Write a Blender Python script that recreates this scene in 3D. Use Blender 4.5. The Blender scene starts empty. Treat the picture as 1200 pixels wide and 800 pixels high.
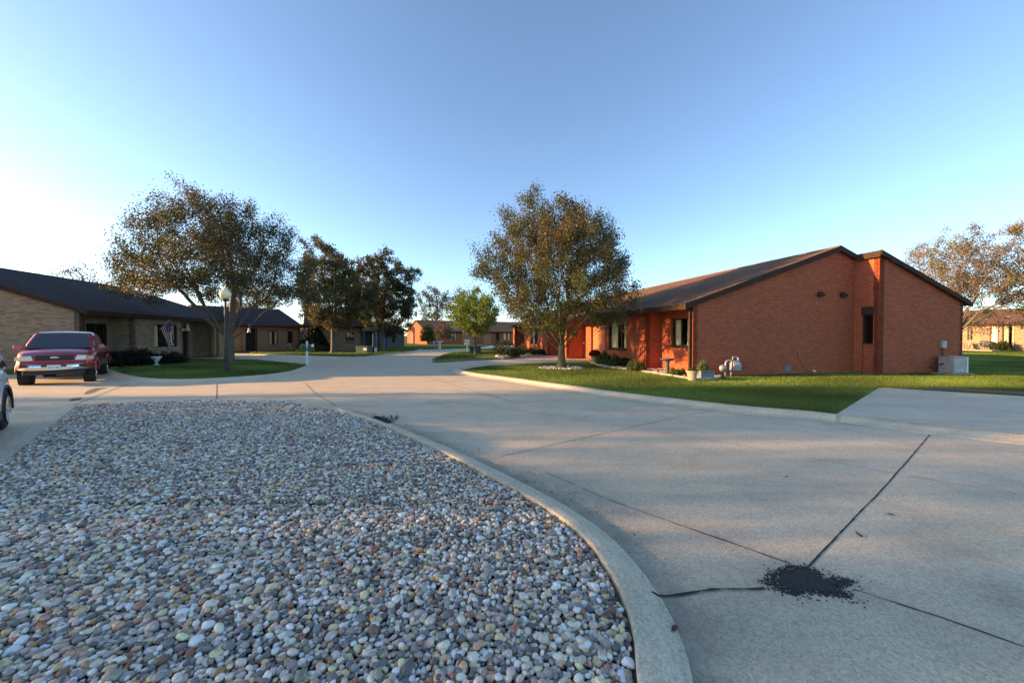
import bpy, bmesh, math, random
import numpy as np
from mathutils import Vector, Matrix
from mathutils.geometry import tessellate_polygon
R = math.radians
SC = bpy.context.scene
COL = SC.collection
rnd = random.Random(7)
# ------------------------------------------------------------------ camera
CH, F, PITCH = 1.7, 436.0, math.atan(7/436.0)
cam = bpy.data.cameras.new("camera"); cam.sensor_width = 36; cam.lens = 36*F/1200
cam.clip_start = 0.05; cam.clip_end = 3000
co = bpy.data.objects.new("camera", cam); COL.objects.link(co)
co.location = (0, 0, CH); co.rotation_euler = (R(90)-PITCH, 0, 0); SC.camera = co

def P(px, py, z=0.0):
    """survey: point of the photograph -> place on the level z (metres)"""
    fw = Vector((0, math.cos(PITCH), -math.sin(PITCH))); up = Vector((0, math.sin(PITCH), math.cos(PITCH)))
    d = fw*F + Vector((px-600, 0, 0)) + up*(400-py)
    k = (z-CH)/d.z
    return Vector((d.x*k, d.y*k))
# ------------------------------------------------------------------ tagging
def tag(o, label=None, cat=None, group=None, kind=None):
    if label: o['label'] = label
    if cat: o['category'] = cat
    if group: o['group'] = group
    if kind: o['kind'] = kind
    return o
def thing(name, label, cat, loc=(0, 0, 0), rz=0, group=None):
    o = bpy.data.objects.new(name, None); COL.objects.link(o)
    o.location = loc; o.rotation_euler = (0, 0, rz); o.empty_display_size = .2
    return tag(o, label, cat, group)
def copy_tree(o, loc=None, rz=None, label=None, parent=None):
    c = o.copy(); COL.objects.link(c); c.parent = parent
    if loc is not None: c.location = loc
    if rz is not None: c.rotation_euler = (0, 0, rz)
    if label: c['label'] = label
    for ch in list(o.children): copy_tree(ch, parent=c)
    return c
# ------------------------------------------------------------------ materials
class NT:
    def __init__(s, name):
        s.m = bpy.data.materials.new(name); s.m.use_nodes = True
        s.n = s.m.node_tree.nodes; s.l = s.m.node_tree.links
        s.b = s.n['Principled BSDF']; s.out = s.n['Material Output']
    def add(s, t, **k):
        n = s.n.new(t)
        for a, v in k.items():
            if a.startswith('i_'): n.inputs[a[2:].replace('_', ' ')].default_value = v
            else: setattr(n, a, v)
        return n
    def coord(s, kind='Object', scale=None, rot=None):
        tc = s.add('ShaderNodeTexCoord').outputs[kind]
        if scale is None and rot is None: return tc
        mp = s.add('ShaderNodeMapping'); s.l.new(tc, mp.inputs[0])
        if scale: mp.inputs['Scale'].default_value = scale
        if rot: mp.inputs['Rotation'].default_value = rot
        return mp.outputs[0]
    def noise(s, co, scale, detail=4, rough=.55, dist=0):
        n = s.add('ShaderNodeTexNoise'); s.l.new(co, n.inputs['Vector'])
        n.inputs['Scale'].default_value = scale; n.inputs['Detail'].default_value = detail
        n.inputs['Roughness'].default_value = rough; n.inputs['Distortion'].default_value = dist
        return n.outputs['Fac']
    def ramp(s, fac, stops):
        r = s.add('ShaderNodeValToRGB'); s.l.new(fac, r.inputs[0])
        e = r.color_ramp.elements
        while len(e) > 1: e.remove(e[-1])
        e[0].position = stops[0][0]; e[0].color = c4(stops[0][1])
        for p, c in stops[1:]:
            x = e.new(p); x.color = c4(c)
        return r.outputs[0]
    def mix(s, fac, a, b, mode='MIX'):
        m = s.add('ShaderNodeMix', data_type='RGBA', blend_type=mode)
        for i, v in ((0, fac), (6, a), (7, b)):
            if isinstance(v, bpy.types.NodeSocket): s.l.new(v, m.inputs[i])
            elif i == 0: m.inputs[0].default_value = v
            else: m.inputs[i].default_value = c4(v)
        return m.outputs[2]
    def math(s, op, a, b=0.0):
        m = s.add('ShaderNodeMath', operation=op)
        for i, v in ((0, a), (1, b)):
            if isinstance(v, bpy.types.NodeSocket): s.l.new(v, m.inputs[i])
            else: m.inputs[i].default_value = v
        return m.outputs[0]
    def bump(s, h, strength=.3, dist=.01):
        b = s.add('ShaderNodeBump'); s.l.new(h, b.inputs['Height'])
        b.inputs['Strength'].default_value = strength; b.inputs['Distance'].default_value = dist
        s.l.new(b.outputs[0], s.b.inputs['Normal']); return b
    def col(s, c): s.l.new(c, s.b.inputs['Base Color'])
    def set(s, **k):
        for a, v in k.items(): s.b.inputs[a.replace('_', ' ')].default_value = v
        return s
def c4(c):
    if isinstance(c, (int, float)): return (c, c, c, 1)
    return (c[0], c[1], c[2], 1)
def plain(name, c, rough=.6, metal=0, vary=.25, vs=3.0, spec=.4, coat=0, bump=0, bs=40):
    t = NT(name); co_ = t.coord()
    n = t.noise(co_, vs, 5, .6)
    a = tuple(x*(1-vary) for x in c); b = tuple(min(1, x*(1+vary)) for x in c)
    t.col(t.ramp(n, [(.25, a), (.75, b)]))
    t.set(Roughness=rough, Metallic=metal); t.b.inputs['Specular IOR Level'].default_value = spec
    if coat: t.b.inputs['Coat Weight'].default_value = coat; t.b.inputs['Coat Roughness'].default_value = .06
    if bump: t.bump(t.noise(co_, bs, 4), bump, .01)
    return t.m
def brick(name, c1, c2, mortar, grime=.25, bw=.205, bh=.072, stain=(.12, .06, .04)):
    t = NT(name); uv = t.coord('UV')
    b = t.add('ShaderNodeTexBrick'); t.l.new(uv, b.inputs['Vector'])
    b.inputs['Scale'].default_value = 1; b.inputs['Brick Width'].default_value = bw; b.inputs['Row Height'].default_value = bh
    b.inputs['Mortar Size'].default_value = .009; b.inputs['Mortar Smooth'].default_value = .3; b.inputs['Bias'].default_value = -.1
    b.inputs['Color1'].default_value = c4(c1); b.inputs['Color2'].default_value = c4(c2); b.inputs['Mortar'].default_value = c4(mortar)
    n = t.noise(uv, .7, 5, .6); n2 = t.noise(uv, 11, 3)
    c = t.mix(t.math('MULTIPLY', n, grime), b.outputs['Color'], stain)
    c = t.mix(.35, c, t.ramp(n2, [(.3, .6), (.6, 1.0)]), 'MULTIPLY')
    t.col(c); t.set(Roughness=.9); t.b.inputs['Specular IOR Level'].default_value = .15
    inv = t.math('SUBTRACT', 1.0, b.outputs['Fac'])
    t.bump(t.math('ADD', inv, t.math('MULTIPLY', t.noise(uv, 60, 3), .3)), .6, .008)
    return t.m
def shingle(name, c, c2):
    t = NT(name); uv = t.coord('UV')
    b = t.add('ShaderNodeTexBrick'); t.l.new(uv, b.inputs['Vector'])
    b.inputs['Scale'].default_value = 1; b.inputs['Brick Width'].default_value = .3; b.inputs['Row Height'].default_value = .14
    b.inputs['Mortar Size'].default_value = .008; b.offset = .37
    b.inputs['Color1'].default_value = c4(c); b.inputs['Color2'].default_value = c4(c2); b.inputs['Mortar'].default_value = c4(tuple(x*.4 for x in c))
    n = t.noise(uv, .5, 5); n2 = t.noise(uv, 25, 4)
    cc = t.mix(.6, b.outputs['Color'], t.ramp(n, [(.3, .65), (.7, 1)]), 'MULTIPLY')
    cc = t.mix(.5, cc, t.ramp(n2, [(.3, .6), (.7, 1)]), 'MULTIPLY')
    t.col(cc); t.set(Roughness=1); t.b.inputs['Specular IOR Level'].default_value = .08; t.bump(b.outputs['Fac'], -.5, .01)
    return t.m
def concrete(name, c, warm, dirt=False, speck=1.0):
    t = NT(name); co_ = t.coord()
    n1 = t.noise(co_, .22, 6, .6); n2 = t.noise(co_, 1.7, 6, .65, .4)
    n3 = t.noise(co_, 95, 3, .7); v = t.add('ShaderNodeTexVoronoi'); t.l.new(co_, v.inputs['Vector']); v.inputs['Scale'].default_value = 70
    cc = t.mix(t.ramp(n1, [(.35, 0), (.65, 1)]), c, warm)
    cc = t.mix(.75, cc, t.ramp(n2, [(.25, .76), (.5, .97), (.75, 1.06)]), 'MULTIPLY')
    streak = t.noise(t.coord('Object', (.25, 2.2, 1), (0, 0, R(-32))), .9, 5, .6)
    cc = t.mix(.5, cc, t.ramp(streak, [(.3, .78), (.6, 1.08)]), 'MULTIPLY')
    rust = t.noise(t.coord('Object', (.4, 1.8, 1), (0, 0, R(-30))), .8, 5, .7, .8)
    cc = t.mix(t.ramp(rust, [(.6, 0), (.78, .35)]), cc, (.30, .19, .12))
    cc = t.mix(.5*speck, cc, t.ramp(n3, [(.3, .55), (.5, .95), (.72, 1.25)]), 'MULTIPLY')
    cc = t.mix(.55*speck, cc, t.ramp(v.outputs['Color'], [(.1, .62), (.45, 1.0), (.85, 1.35)]), 'MULTIPLY')
    if dirt:
        a = t.add('ShaderNodeAttribute', attribute_name='dirt')
        f = t.math('MULTIPLY', a.outputs['Fac'], t.ramp(t.noise(co_, 3.5, 6, .7), [(.2, .35), (.6, 1)]))
        cc = t.mix(f, cc, (.095, .088, .08))
    t.col(cc); t.set(Roughness=.82)
    t.bump(t.math('ADD', n3, t.math('MULTIPLY', n2, 1.5)), .35, .004)
    return t.m
def attrmat(name, rough=.6, trans=0, mul=None, noise_s=60, spec=.3, dark=.75):
    t = NT(name); a = t.add('ShaderNodeAttribute', attribute_name='tint')
    c = t.mix(.5, a.outputs['Color'], t.ramp(t.noise(t.coord(), noise_s, 4), [(.3, dark), (.7, 1.0)]), 'MULTIPLY')
    t.col(c); t.set(Roughness=rough); t.b.inputs['Specular IOR Level'].default_value = spec
    if trans:
        tr = t.add('ShaderNodeBsdfTranslucent'); t.l.new(c, tr.inputs[0])
        mx = t.add('ShaderNodeMixShader'); mx.inputs[0].default_value = trans
        t.l.new(t.b.outputs[0], mx.inputs[1]); t.l.new(tr.outputs[0], mx.inputs[2]); t.l.new(mx.outputs[0], t.out.inputs[0])
    return t.m
def glass(name, tint=(.55, .62, .6), ior=1.5, minrefl=.0):
    t = NT(name)
    g = t.add('ShaderNodeBsdfGlossy'); g.inputs['Roughness'].default_value = .02; g.inputs['Color'].default_value = (1, 1, 1, 1)
    tr = t.add('ShaderNodeBsdfTransparent'); tr.inputs[0].default_value = c4(tint)
    f = t.add('ShaderNodeFresnel'); f.inputs[0].default_value = ior
    mx = t.add('ShaderNodeMixShader')
    gm_ = t.add('ShaderNodeNewGeometry'); fac = t.math('MULTIPLY', t.math('ADD', f.outputs[0], minrefl), t.math('SUBTRACT', 1.0, gm_.outputs['Backfacing']))
    t.l.new(fac, mx.inputs[0]); t.l.new(tr.outputs[0], mx.inputs[1]); t.l.new(g.outputs[0], mx.inputs[2]); t.l.new(mx.outputs[0], t.out.inputs[0])
    return t.m

M = {}
M['brick_red'] = brick('brick_red', (.66, .160, .080), (.50, .115, .060), (.20, .055, .035), .2)
M['brick_tan'] = brick('brick_tan', (.44, .31, .205), (.26, .17, .11), (.34, .27, .20), .25, .25, .085)
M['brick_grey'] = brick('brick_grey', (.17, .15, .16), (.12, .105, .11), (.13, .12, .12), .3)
M['shingle_brown'] = shingle('shingle_brown', (.27, .145, .095), (.18, .105, .075))
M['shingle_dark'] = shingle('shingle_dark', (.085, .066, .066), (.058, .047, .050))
M['trim_brown'] = plain('trim_brown', (.06, .034, .026), .85, vary=.2, spec=.1)
M['trim_red'] = plain('trim_red', (.16, .058, .04), .55, vary=.2)
M['trim_tan'] = plain('trim_tan', (.32, .21, .10), .6, vary=.15)
M['trim_black'] = plain('trim_black', (.018, .017, .017), .45, vary=.2)
M['door_orange'] = plain('door_orange', (.46, .15, .08), .5, vary=.12, vs=1.5)
M['door_tan'] = plain('door_tan', (.34, .23, .12), .5, vary=.12)
M['door_grey'] = plain('door_grey', (.16, .16, .12), .5)
M['door_blue'] = plain('door_blue', (.03, .11, .20), .5)
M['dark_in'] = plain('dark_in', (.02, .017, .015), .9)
M['glass'] = glass('glass', (.92, .94, .90), minrefl=.02)
M['curtain'] = plain('curtain', (.80, .74, .56), .9, vary=.2, vs=6)
M['concrete'] = concrete('concrete', (.64, .52, .37), (.68, .52, .345), True)
M['concrete_kerb'] = concrete('concrete_kerb', (.60, .50, .365), (.64, .52, .36), False)
M['concrete_slab'] = concrete('concrete_slab', (.60, .50, .38), (.66, .52, .37), False, 1.0)
M['joint'] = plain('joint', (.035, .032, .03), .9, vary=.4, vs=8)
M['joint_faint'] = plain('joint_faint', (.17, .14, .115), .9, vary=.4, vs=8)
M['tar'] = plain('tar', (.026, .025, .025), .75, vary=.5, vs=60, bump=.6)
M['stain'] = plain('stain', (.10, .095, .09), .9, vary=.3, vs=5)
M['leaf'] = attrmat('leaf', .6, .35)
M['grassblade'] = attrmat('grassblade', .6, .3)
M['stone'] = attrmat('stone', .6, 0, noise_s=70, spec=.3, dark=.7)
M['bark'] = plain('bark', (.13, .105, .075), .9, vary=.45, vs=9, bump=.9, bs=30)
M['bark_moss'] = plain('bark_moss', (.125, .112, .062), .9, vary=.4, vs=6, bump=.9, bs=30)
M['metal_dark'] = plain('metal_dark', (.045, .04, .032), .45, .3)
M['metal_grey'] = plain('metal_grey', (.33, .34, .34), .45, .4)
M['steel'] = plain('steel', (.55, .56, .57), .25, 1.0, vary=.08)
M['chrome'] = plain('chrome', (.75, .76, .78), .10, 1.0, vary=.04)
M['white'] = plain('white', (.72, .72, .70), .5, vary=.08)
M['rubber'] = plain('rubber', (.022, .022, .024), .8, vary=.3, vs=20)
M['plastic_black'] = plain('plastic_black', (.02, .02, .022), .5)
M['green_paint'] = plain('green_paint', (.02, .12, .06), .45)
M['green_box'] = plain('green_box', (.03, .085, .07), .55)
M['terracotta'] = plain('terracotta', (.55, .33, .24), .8)
M['planter'] = plain('planter', (.16, .21, .22), .8)
M['basin'] = plain('basin', (.07, .085, .095), .7)
M['rockpale'] = plain('rockpale', (.42, .37, .30), .9, vary=.3, vs=4, bump=.5)
M['soil'] = plain('soil', (.06, .045, .032), .95, vary=.5, vs=6, bump=.8)

def grassmat():
    t = NT('lawn'); co_ = t.coord()
    n1 = t.noise(co_, .5, 5, .6); n2 = t.noise(co_, 7, 5, .7); n3 = t.noise(co_, 45, 3, .7)
    c = t.ramp(n1, [(.3, (.070, .150, .022)), (.7, (.115, .175, .030))])
    c = t.mix(.7, c, t.ramp(n2, [(.3, .55), (.7, 1.1)]), 'MULTIPLY')
    c = t.mix(.7, c, t.ramp(n3, [(.3, .45), (.7, 1.25)]), 'MULTIPLY')
    t.col(c); t.set(Roughness=.9); t.b.inputs['Specular IOR Level'].default_value = .1; t.bump(t.math('ADD', n3, n2), 1.0, .04)
    return t.m
M['lawn'] = grassmat()
# ------------------------------------------------------------------ mesh builder
class MB:
    def __init__(s, sx=1): s.v = []; s.f = []; s.sx = sx
    def add(s, vs, fs):
        b = len(s.v)
        s.v += [(p[0]*s.sx, p[1], p[2]) for p in vs]
        s.f += [[b+i for i in (f if s.sx > 0 else f[::-1])] for f in fs]
        return s
    def box(s, c, d, rz=0, ry=0, taper=1.0, rx=0):
        x, y, z = d[0]/2, d[1]/2, d[2]/2; m = Matrix.Rotation(rz, 3, 'Z') @ Matrix.Rotation(ry, 3, 'Y') @ Matrix.Rotation(rx, 3, 'X')
        vs = []
        for k in (-1, 1):
            t = taper if k > 0 else 1
            for a, b in ((-1, -1), (1, -1), (1, 1), (-1, 1)):
                vs.append(Vector(c)+m @ Vector((a*x*t, b*y*t, k*z)))
        return s.add(vs, [(3, 2, 1, 0), (4, 5, 6, 7), (0, 1, 5, 4), (1, 2, 6, 5), (2, 3, 7, 6), (3, 0, 4, 7)])
    def bb(s, x0, x1, y0, y1, z0, z1):
        return s.box(((x0+x1)/2, (y0+y1)/2, (z0+z1)/2), (abs(x1-x0), abs(y1-y0), abs(z1-z0)))
    def quad(s, a, b, c, d): return s.add([a, b, c, d], [(0, 1, 2, 3)])
    def tube(s, pts, rad, n=10, cap=True):
        pts = [Vector(p) for p in pts]; rad = rad if hasattr(rad, '__len__') else [rad]*len(pts)
        vs = []; fs = []; prev = None
        for i, p in enumerate(pts):
            d = (pts[min(i+1, len(pts)-1)]-pts[max(i-1, 0)]).normalized()
            a = Vector((0, 0, 1)) if abs(d.z) < .9 else Vector((1, 0, 0))
            if prev is not None: a = prev
            u = (a-d*a.dot(d)).normalized(); prev = u; w = d.cross(u)
            for k in range(n):
                t = 2*math.pi*k/n; vs.append(p+(u*math.cos(t)+w*math.sin(t))*rad[i])
        for i in range(len(pts)-1):
            for k in range(n):
                a = i*n+k; b = i*n+(k+1) % n; fs.append((a, b, b+n, a+n))
        if cap: fs.append(tuple(range(n))[::-1]); fs.append(tuple((len(pts)-1)*n+k for k in range(n)))
        return s.add(vs, fs)
    def lathe(s, c, prof, n=20, axis='Z', ang=0):
        vs = []; fs = []
        for r, z in prof:
            for k in range(n):
                t = 2*math.pi*k/n
                p = Vector((r*math.cos(t), r*math.sin(t), z))
                if axis == 'Y': p = Vector((p.x, p.z, p.y))
                if axis == 'X': p = Vector((p.z, p.x, p.y))
                vs.append(Vector(c)+p)
        for i in range(len(prof)-1):
            for k in range(n):
                a = i*n+k; b = i*n+(k+1) % n; fs.append((a, b, b+n, a+n))
        fs.append(tuple(range(n))[::-1]); fs.append(tuple((len(prof)-1)*n+k for k in range(n)))
        return s.add(vs, fs)
    def poly(s, pts, z0, z1):
        """extruded polygon (xy list)"""
        n = len(pts); ar = sum(pts[i][0]*pts[(i+1) % n][1]-pts[(i+1) % n][0]*pts[i][1] for i in range(n))
        if ar < 0: pts = pts[::-1]
        vs = [(p[0], p[1], z1 if not callable(z1) else z1(p)) for p in pts]+[(p[0], p[1], z0 if not callable(z0) else z0(p)) for p in pts]
        tr = tessellate_polygon([[Vector((p[0], p[1], 0)) for p in pts]])
        fs = []
        for t in tr:
            a, b, c = [Vector(pts[i]) for i in t]
            if (b-a).cross(c-a) < 0: t = t[::-1]
            fs.append(tuple(t)); fs.append(tuple(n+i for i in t[::-1]))
        for i in range(n):
            j = (i+1) % n; fs.append((j, i, n+i, n+j))
        return s.add(vs, fs)
    def build(s, name, mat, parent=None, smooth=False, bevel=0, subsurf=0, recalc=False):
        me = bpy.data.meshes.new(name)
        me.from_pydata([tuple(p) for p in s.v], [], [list(f) for f in s.f]); me.update()
        if recalc or bevel:
            bm = bmesh.new(); bm.from_mesh(me); bmesh.ops.remove_doubles(bm, verts=bm.verts, dist=1e-5)
            bmesh.ops.recalc_face_normals(bm, faces=bm.faces); bm.to_mesh(me); bm.free()
        metric_uv(me)
        ms = mat if isinstance(mat, (list, tuple)) else [mat]
        for m in ms: me.materials.append(m)
        if smooth:
            me.polygons.foreach_set('use_smooth', [True]*len(me.polygons))
        o = bpy.data.objects.new(name, me); COL.objects.link(o); o.parent = parent
        if bevel:
            b = o.modifiers.new('bevel', 'BEVEL'); b.width = bevel; b.segments = 2; b.limit_method = 'ANGLE'; b.angle_limit = R(35)
        if subsurf:
            b = o.modifiers.new('sub', 'SUBSURF'); b.levels = subsurf; b.render_levels = subsurf
        return o
def metric_uv(me):
    uv = me.uv_layers.new(name='uv'); data = np.zeros((len(me.loops), 2), np.float32)
    vs = me.vertices
    for p in me.polygons:
        n = p.normal
        if abs(n.z) > .95: u = Vector((1, 0, 0)); w = Vector((0, 1, 0))
        else:
            u = Vector((-n.y, n.x, 0)).normalized(); w = n.cross(u)
            if w.z < 0: w = -w
        for li in p.loop_indices:
            q = vs[me.loops[li].vertex_index].co
            data[li] = (q.dot(u), q.dot(w) if abs(n.z) > .3 else q.z)
    uv.data.foreach_set('uv', data.ravel())
def fast(name, V, Fc, mat, parent=None, tint=None, smooth=False, per='vert'):
    """numpy mesh: V (n,3), Fc (m,k), tint (n,3)"""
    V = np.asarray(V, np.float32); Fc = np.asarray(Fc, np.int32); m, k = Fc.shape
    me = bpy.data.meshes.new(name); me.vertices.add(len(V)); me.vertices.foreach_set('co', V.ravel())
    me.loops.add(m*k); me.loops.foreach_set('vertex_index', Fc.ravel())
    me.polygons.add(m); me.polygons.foreach_set('loop_start', np.arange(0, m*k, k, dtype=np.int32))
    if smooth: me.polygons.foreach_set('use_smooth', np.ones(m, bool))
    me.update(calc_edges=True)
    if tint is not None:
        a = me.color_attributes.new(name='tint', type='FLOAT_COLOR', domain='POINT')
        c = np.ones((len(V), 4), np.float32); c[:, :3] = tint; a.data.foreach_set('color', c.ravel())
    me.materials.append(mat)
    o = bpy.data.objects.new(name, me); COL.objects.link(o); o.parent = parent
    return o
def inside(pts, poly):
    x, y = pts[:, 0], pts[:, 1]; r = np.zeros(len(pts), bool); n = len(poly)
    for i in range(n):
        x0, y0 = poly[i]; x1, y1 = poly[(i+1) % n]
        if y0 == y1: continue
        c = ((y0 > y) != (y1 > y)) & (x < (x1-x0)*(y-y0)/(y1-y0)+x0); r ^= c
    return r
def smooth_line(pts, n=6):
    pts = [Vector(p) for p in pts]; out = []
    for i in range(len(pts)-1):
        p0 = pts[max(i-1, 0)]; p1 = pts[i]; p2 = pts[i+1]; p3 = pts[min(i+2, len(pts)-1)]
        for k in range(n):
            t = k/n
            out.append(.5*((2*p1)+(p2-p0)*t+(2*p0-5*p1+4*p2-p3)*t*t+(3*p1-p0-3*p2+p3)*t**3))
    out.append(pts[-1]); return out
def polydist(pts, line):
    d = np.full(len(pts), 1e9)
    for i in range(len(line)-1):
        a = np.array(line[i][:2]); b = np.array(line[i+1][:2]); ab = b-a; L = (ab**2).sum()+1e-9
        t = np.clip(((pts-a) @ ab)/L, 0, 1); q = a+t[:, None]*ab
        d = np.minimum(d, np.hypot(*(pts-q).T))
    return d
# ================================================================== SETTING
RNG = np.random.default_rng(3)
# lines measured in the photograph (pixel columns and rows of the 1200x800 picture)
kerbR = smooth_line([P(x, y, .1) for x, y in ((538, 431.6), (545, 434.2), (560, 437), (600, 442), (640, 447.5), (683, 453), (710, 457), (760, 463), (800, 467.5), (850, 473), (900, 477.5), (950, 481.5), (972, 484), (981, 485))])
kerbG = smooth_line([P(x, y, .08) for x, y in ((395, 479), (430, 490), (460, 502), (508, 523), (545, 541), (580, 559), (615, 578), (643, 595), (679, 622), (706, 654), (728, 692), (742, 737), (749, 800))]+[Vector((.58, 1.3)), Vector((.40, .7)), Vector((.1, .1)), Vector((-.4, -.6))])
kerbGL = [P(333, 471.5), P(256, 470.6), P(170, 472.5), P(90, 476.5), P(0, 548), Vector((-1.9, .3)), Vector((-1.2, -.6))]
bedpoly = [tuple(p) for p in kerbG[::-1]]+[tuple(p) for p in [P(333, 472)]+kerbGL[1:]]
kerbL = smooth_line([P(x, y, .1) for x, y in ((128, 431.5), (134, 434), (144, 437.6), (160, 441), (186, 443.4), (220, 443.8), (260, 442.3), (300, 439.6), (325, 437), (342, 434), (352, 430.6), (361, 427.2))])
kerbL2 = smooth_line([P(x, y, .1) for x, y in ((300, 414.6), (340, 415.6), (380, 417.2), (416, 417.8), (440, 416), (462, 413.5), (484, 411), (492, 409))])
kerbR2 = smooth_line([P(x, y, .1) for x, y in ((585, 408), (560, 408.9), (537, 411.5), (524, 414), (510, 419), (507, 422), (512, 423.1), (547, 421), (587, 419), (611, 417.5), (636, 415.6))])

def kerb(line, side, name='kerb', prof=None, lab=None):
    prof = prof or [(0, -.02), (0, .102), (.13, .104), (.18, .095), (.22, .07), (.27, .03), (.31, .012), (.45, .006), (.46, -.02)]
    V = []; Fc = []; m = len(prof); n = len(line)
    for i, p in enumerate(line):
        a = line[max(i-1, 0)]; b = line[min(i+1, n-1)]; d = (Vector(b)-Vector(a)).normalized()
        nn = Vector((-d.y, d.x))*side
        for o_, z in prof: V.append((p[0]+nn.x*o_, p[1]+nn.y*o_, z))
    for i in range(n-1):
        for k in range(m-1):
            a = i*m+k; q = (a, a+1, a+1+m, a+m); Fc.append(q if side < 0 else q[::-1])
    mb = MB(); mb.add(V, Fc); mb.f.append(list(range(m))); mb.f.append([(n-1)*m+k for k in range(m)][::-1])
    o = mb.build(name, M['concrete_kerb'], smooth=False, recalc=True); tag(o, kind='structure'); return o
kerb(kerbR, -1); kerb(kerbG, 1, prof=[(0, -.02), (0, .078), (.015, .082), (.08, .078), (.12, .066), (.155, .042), (.19, .02), (.23, .008), (.27, .006), (.275, -.02)])
kerb(kerbL, -1); kerb(kerbL2, -1); kerb(kerbR2, 1)
kerb(kerbGL[::-1], 1, 'kerb', prof=[(0, -.02), (0, .03), (.02, .034), (.24, .03), (.26, .02), (.262, -.02)])

# ground to the horizon
mb = MB(); mb.quad((-900, -300, -.04), (900, -300, -.04), (900, 1500, -.04), (-900, 1500, -.04))
tag(mb.build('ground', M['lawn']), kind='structure')
# concrete sheet (road and aprons)
gx = np.concatenate([np.arange(-46, -12, 2.0), np.arange(-12, -4, .5), np.arange(-4, 9, .13), np.arange(9, 16, .5), np.arange(16, 47, 2.)])
gy = np.concatenate([np.arange(-30, -1, 2.0), np.arange(-1, 13, .13), np.arange(13, 30, .6), np.arange(30, 64, 2.)])
X, Y = np.meshgrid(gx, gy); nx, ny = len(gx), len(gy)
pts = np.stack([X.ravel(), Y.ravel()], 1)
idx = np.arange(nx*ny).reshape(ny, nx)
Fc = np.stack([idx[:-1, :-1].ravel(), idx[:-1, 1:].ravel(), idx[1:, 1:].ravel(), idx[1:, :-1].ravel()], 1)
ctr = pts[Fc].mean(1); Fc = Fc[~inside(ctr, bedpoly) | (polydist(ctr, bedpoly+[bedpoly[0]]) < .15)]
road = fast('road', np.column_stack([pts, np.zeros(len(pts))]), Fc, M['concrete'])
dk = polydist(pts, [(p[0], p[1]) for p in kerbG]); dr = polydist(pts, [(p[0], p[1]) for p in kerbR])
jl = polydist(pts, [P(x, y) for x, y in ((625, 548), (715, 586), (800, 616), (925, 660), (1040, 703), (1200, 757))])
blob = polydist(pts, [P(900, 680), P(985, 690)])
def side(a, b):
    a = P(*a); b = P(*b); return ((b.x-a.x)*(pts[:, 1]-a.y)-(b.y-a.y)*(pts[:, 0]-a.x) > 0).astype(int)
cell = side((948, 663), (1094, 500))*1+side((640, 553), (1200, 757))*2+side((585, 535), (850, 478))*4+side((500, 466), (1191, 579))*8
tone = np.random.default_rng(8).uniform(0, .13, 16)[cell]
trk = sum(np.exp(-((pts[:, 1]-(a+pts[:, 0]*-.62))/.28)**2) for a in (8.6, 10.3))*.05
sg = np.random.default_rng(77); spots = sum(a*np.exp(-(((pts[:, 0]-x)/r)**2+((pts[:, 1]-y)/(r*.8))**2)) for x, y, r, a in zip(sg.uniform(-2, 12, 34), sg.uniform(1.5, 12, 34), sg.uniform(.08, .4, 34), sg.uniform(.08, .3, 34)))
dirt = tone+trk+.6*np.exp(-np.maximum(dk-.33, 0)/.18)+.35*np.exp(-np.maximum(dr-.45, 0)/.2)+.22*np.exp(-jl/.12)+.45*np.exp(-blob/.16)+spots
at = road.data.attributes.new('dirt', 'FLOAT', 'POINT'); at.data.foreach_set('value', np.clip(dirt, 0, .75).astype(np.float32))
tag(road, kind='structure')
# joints and cracks: thin dark strips with wandering edges
def crack(line, w, mat, z=.004, jag=.3, name='pavement_joint'):
    pts_ = [Vector(p) for p in line]; out = []
    for i in range(len(pts_)-1):
        L = (pts_[i+1]-pts_[i]).length; n = max(1, int(L/.07))
        for k in range(n): out.append(pts_[i].lerp(pts_[i+1], k/n))
    out.append(pts_[-1]); V = []; Fc = []; off = 0
    for i, p in enumerate(out):
        a = out[max(i-1, 0)]; b = out[min(i+1, len(out)-1)]; d = (b-a).normalized(); nn = Vector((-d.y, d.x))
        off = off*.85+rnd.uniform(-1, 1)*w*jag*.35; ww = w*(1+rnd.uniform(-jag, jag))*.5
        q = p+nn*off; V += [(q.x-nn.x*ww, q.y-nn.y*ww, z), (q.x+nn.x*ww, q.y+nn.y*ww, z)]
    for i in range(len(out)-1): Fc.append((2*i, 2*i+2, 2*i+3, 2*i+1))
    return tag(MB().add(V, Fc).build(name, mat), kind='structure')
pl = lambda *a: [P(x, y) for x, y in a]
crack(pl((1090, 509), (1040, 567), (948, 663)), .013, M['joint'])
crack(pl((800, 616), (860, 637), (925, 660)), .011, M['joint'], jag=.6)
crack(pl((640, 553), (715, 586), (800, 616)), .007, M['joint_faint'], jag=.8)
crack(pl((1000, 690), (1040, 703), (1100, 722), (1200, 757), (1300, 790)), .011, M['joint'], jag=.7)
crack(pl((764, 694), (772, 699), (785, 699), (800, 697), (835, 692), (895, 690)), .016, M['joint'], jag=.7, z=.009)
crack(pl((585, 535), (670, 516), (800, 487), (838, 481)), .012, M['joint_faint'], jag=.5)
crack(pl((724, 498), (800, 510), (926, 532), (1034, 552), (1115, 566), (1191, 579)), .007, M['joint_faint'], jag=.9)
crack(pl((500, 466), (724, 498)), .006, M['joint_faint'], jag=.9)
crack(pl((254, 450), (254, 469.5)), .02, M['joint_faint'])
crack(pl((358, 449), (370, 461), (395, 476)), .02, M['joint_faint'])
crack(pl((470, 433), (560, 459), (600, 470)), .02, M['joint_faint'])
crack(pl((440, 436), (520, 431)), .02, M['joint_faint'])
crack(pl((88, 474), (118, 462), (150, 449.5)), .03, M['joint_faint'])
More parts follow.
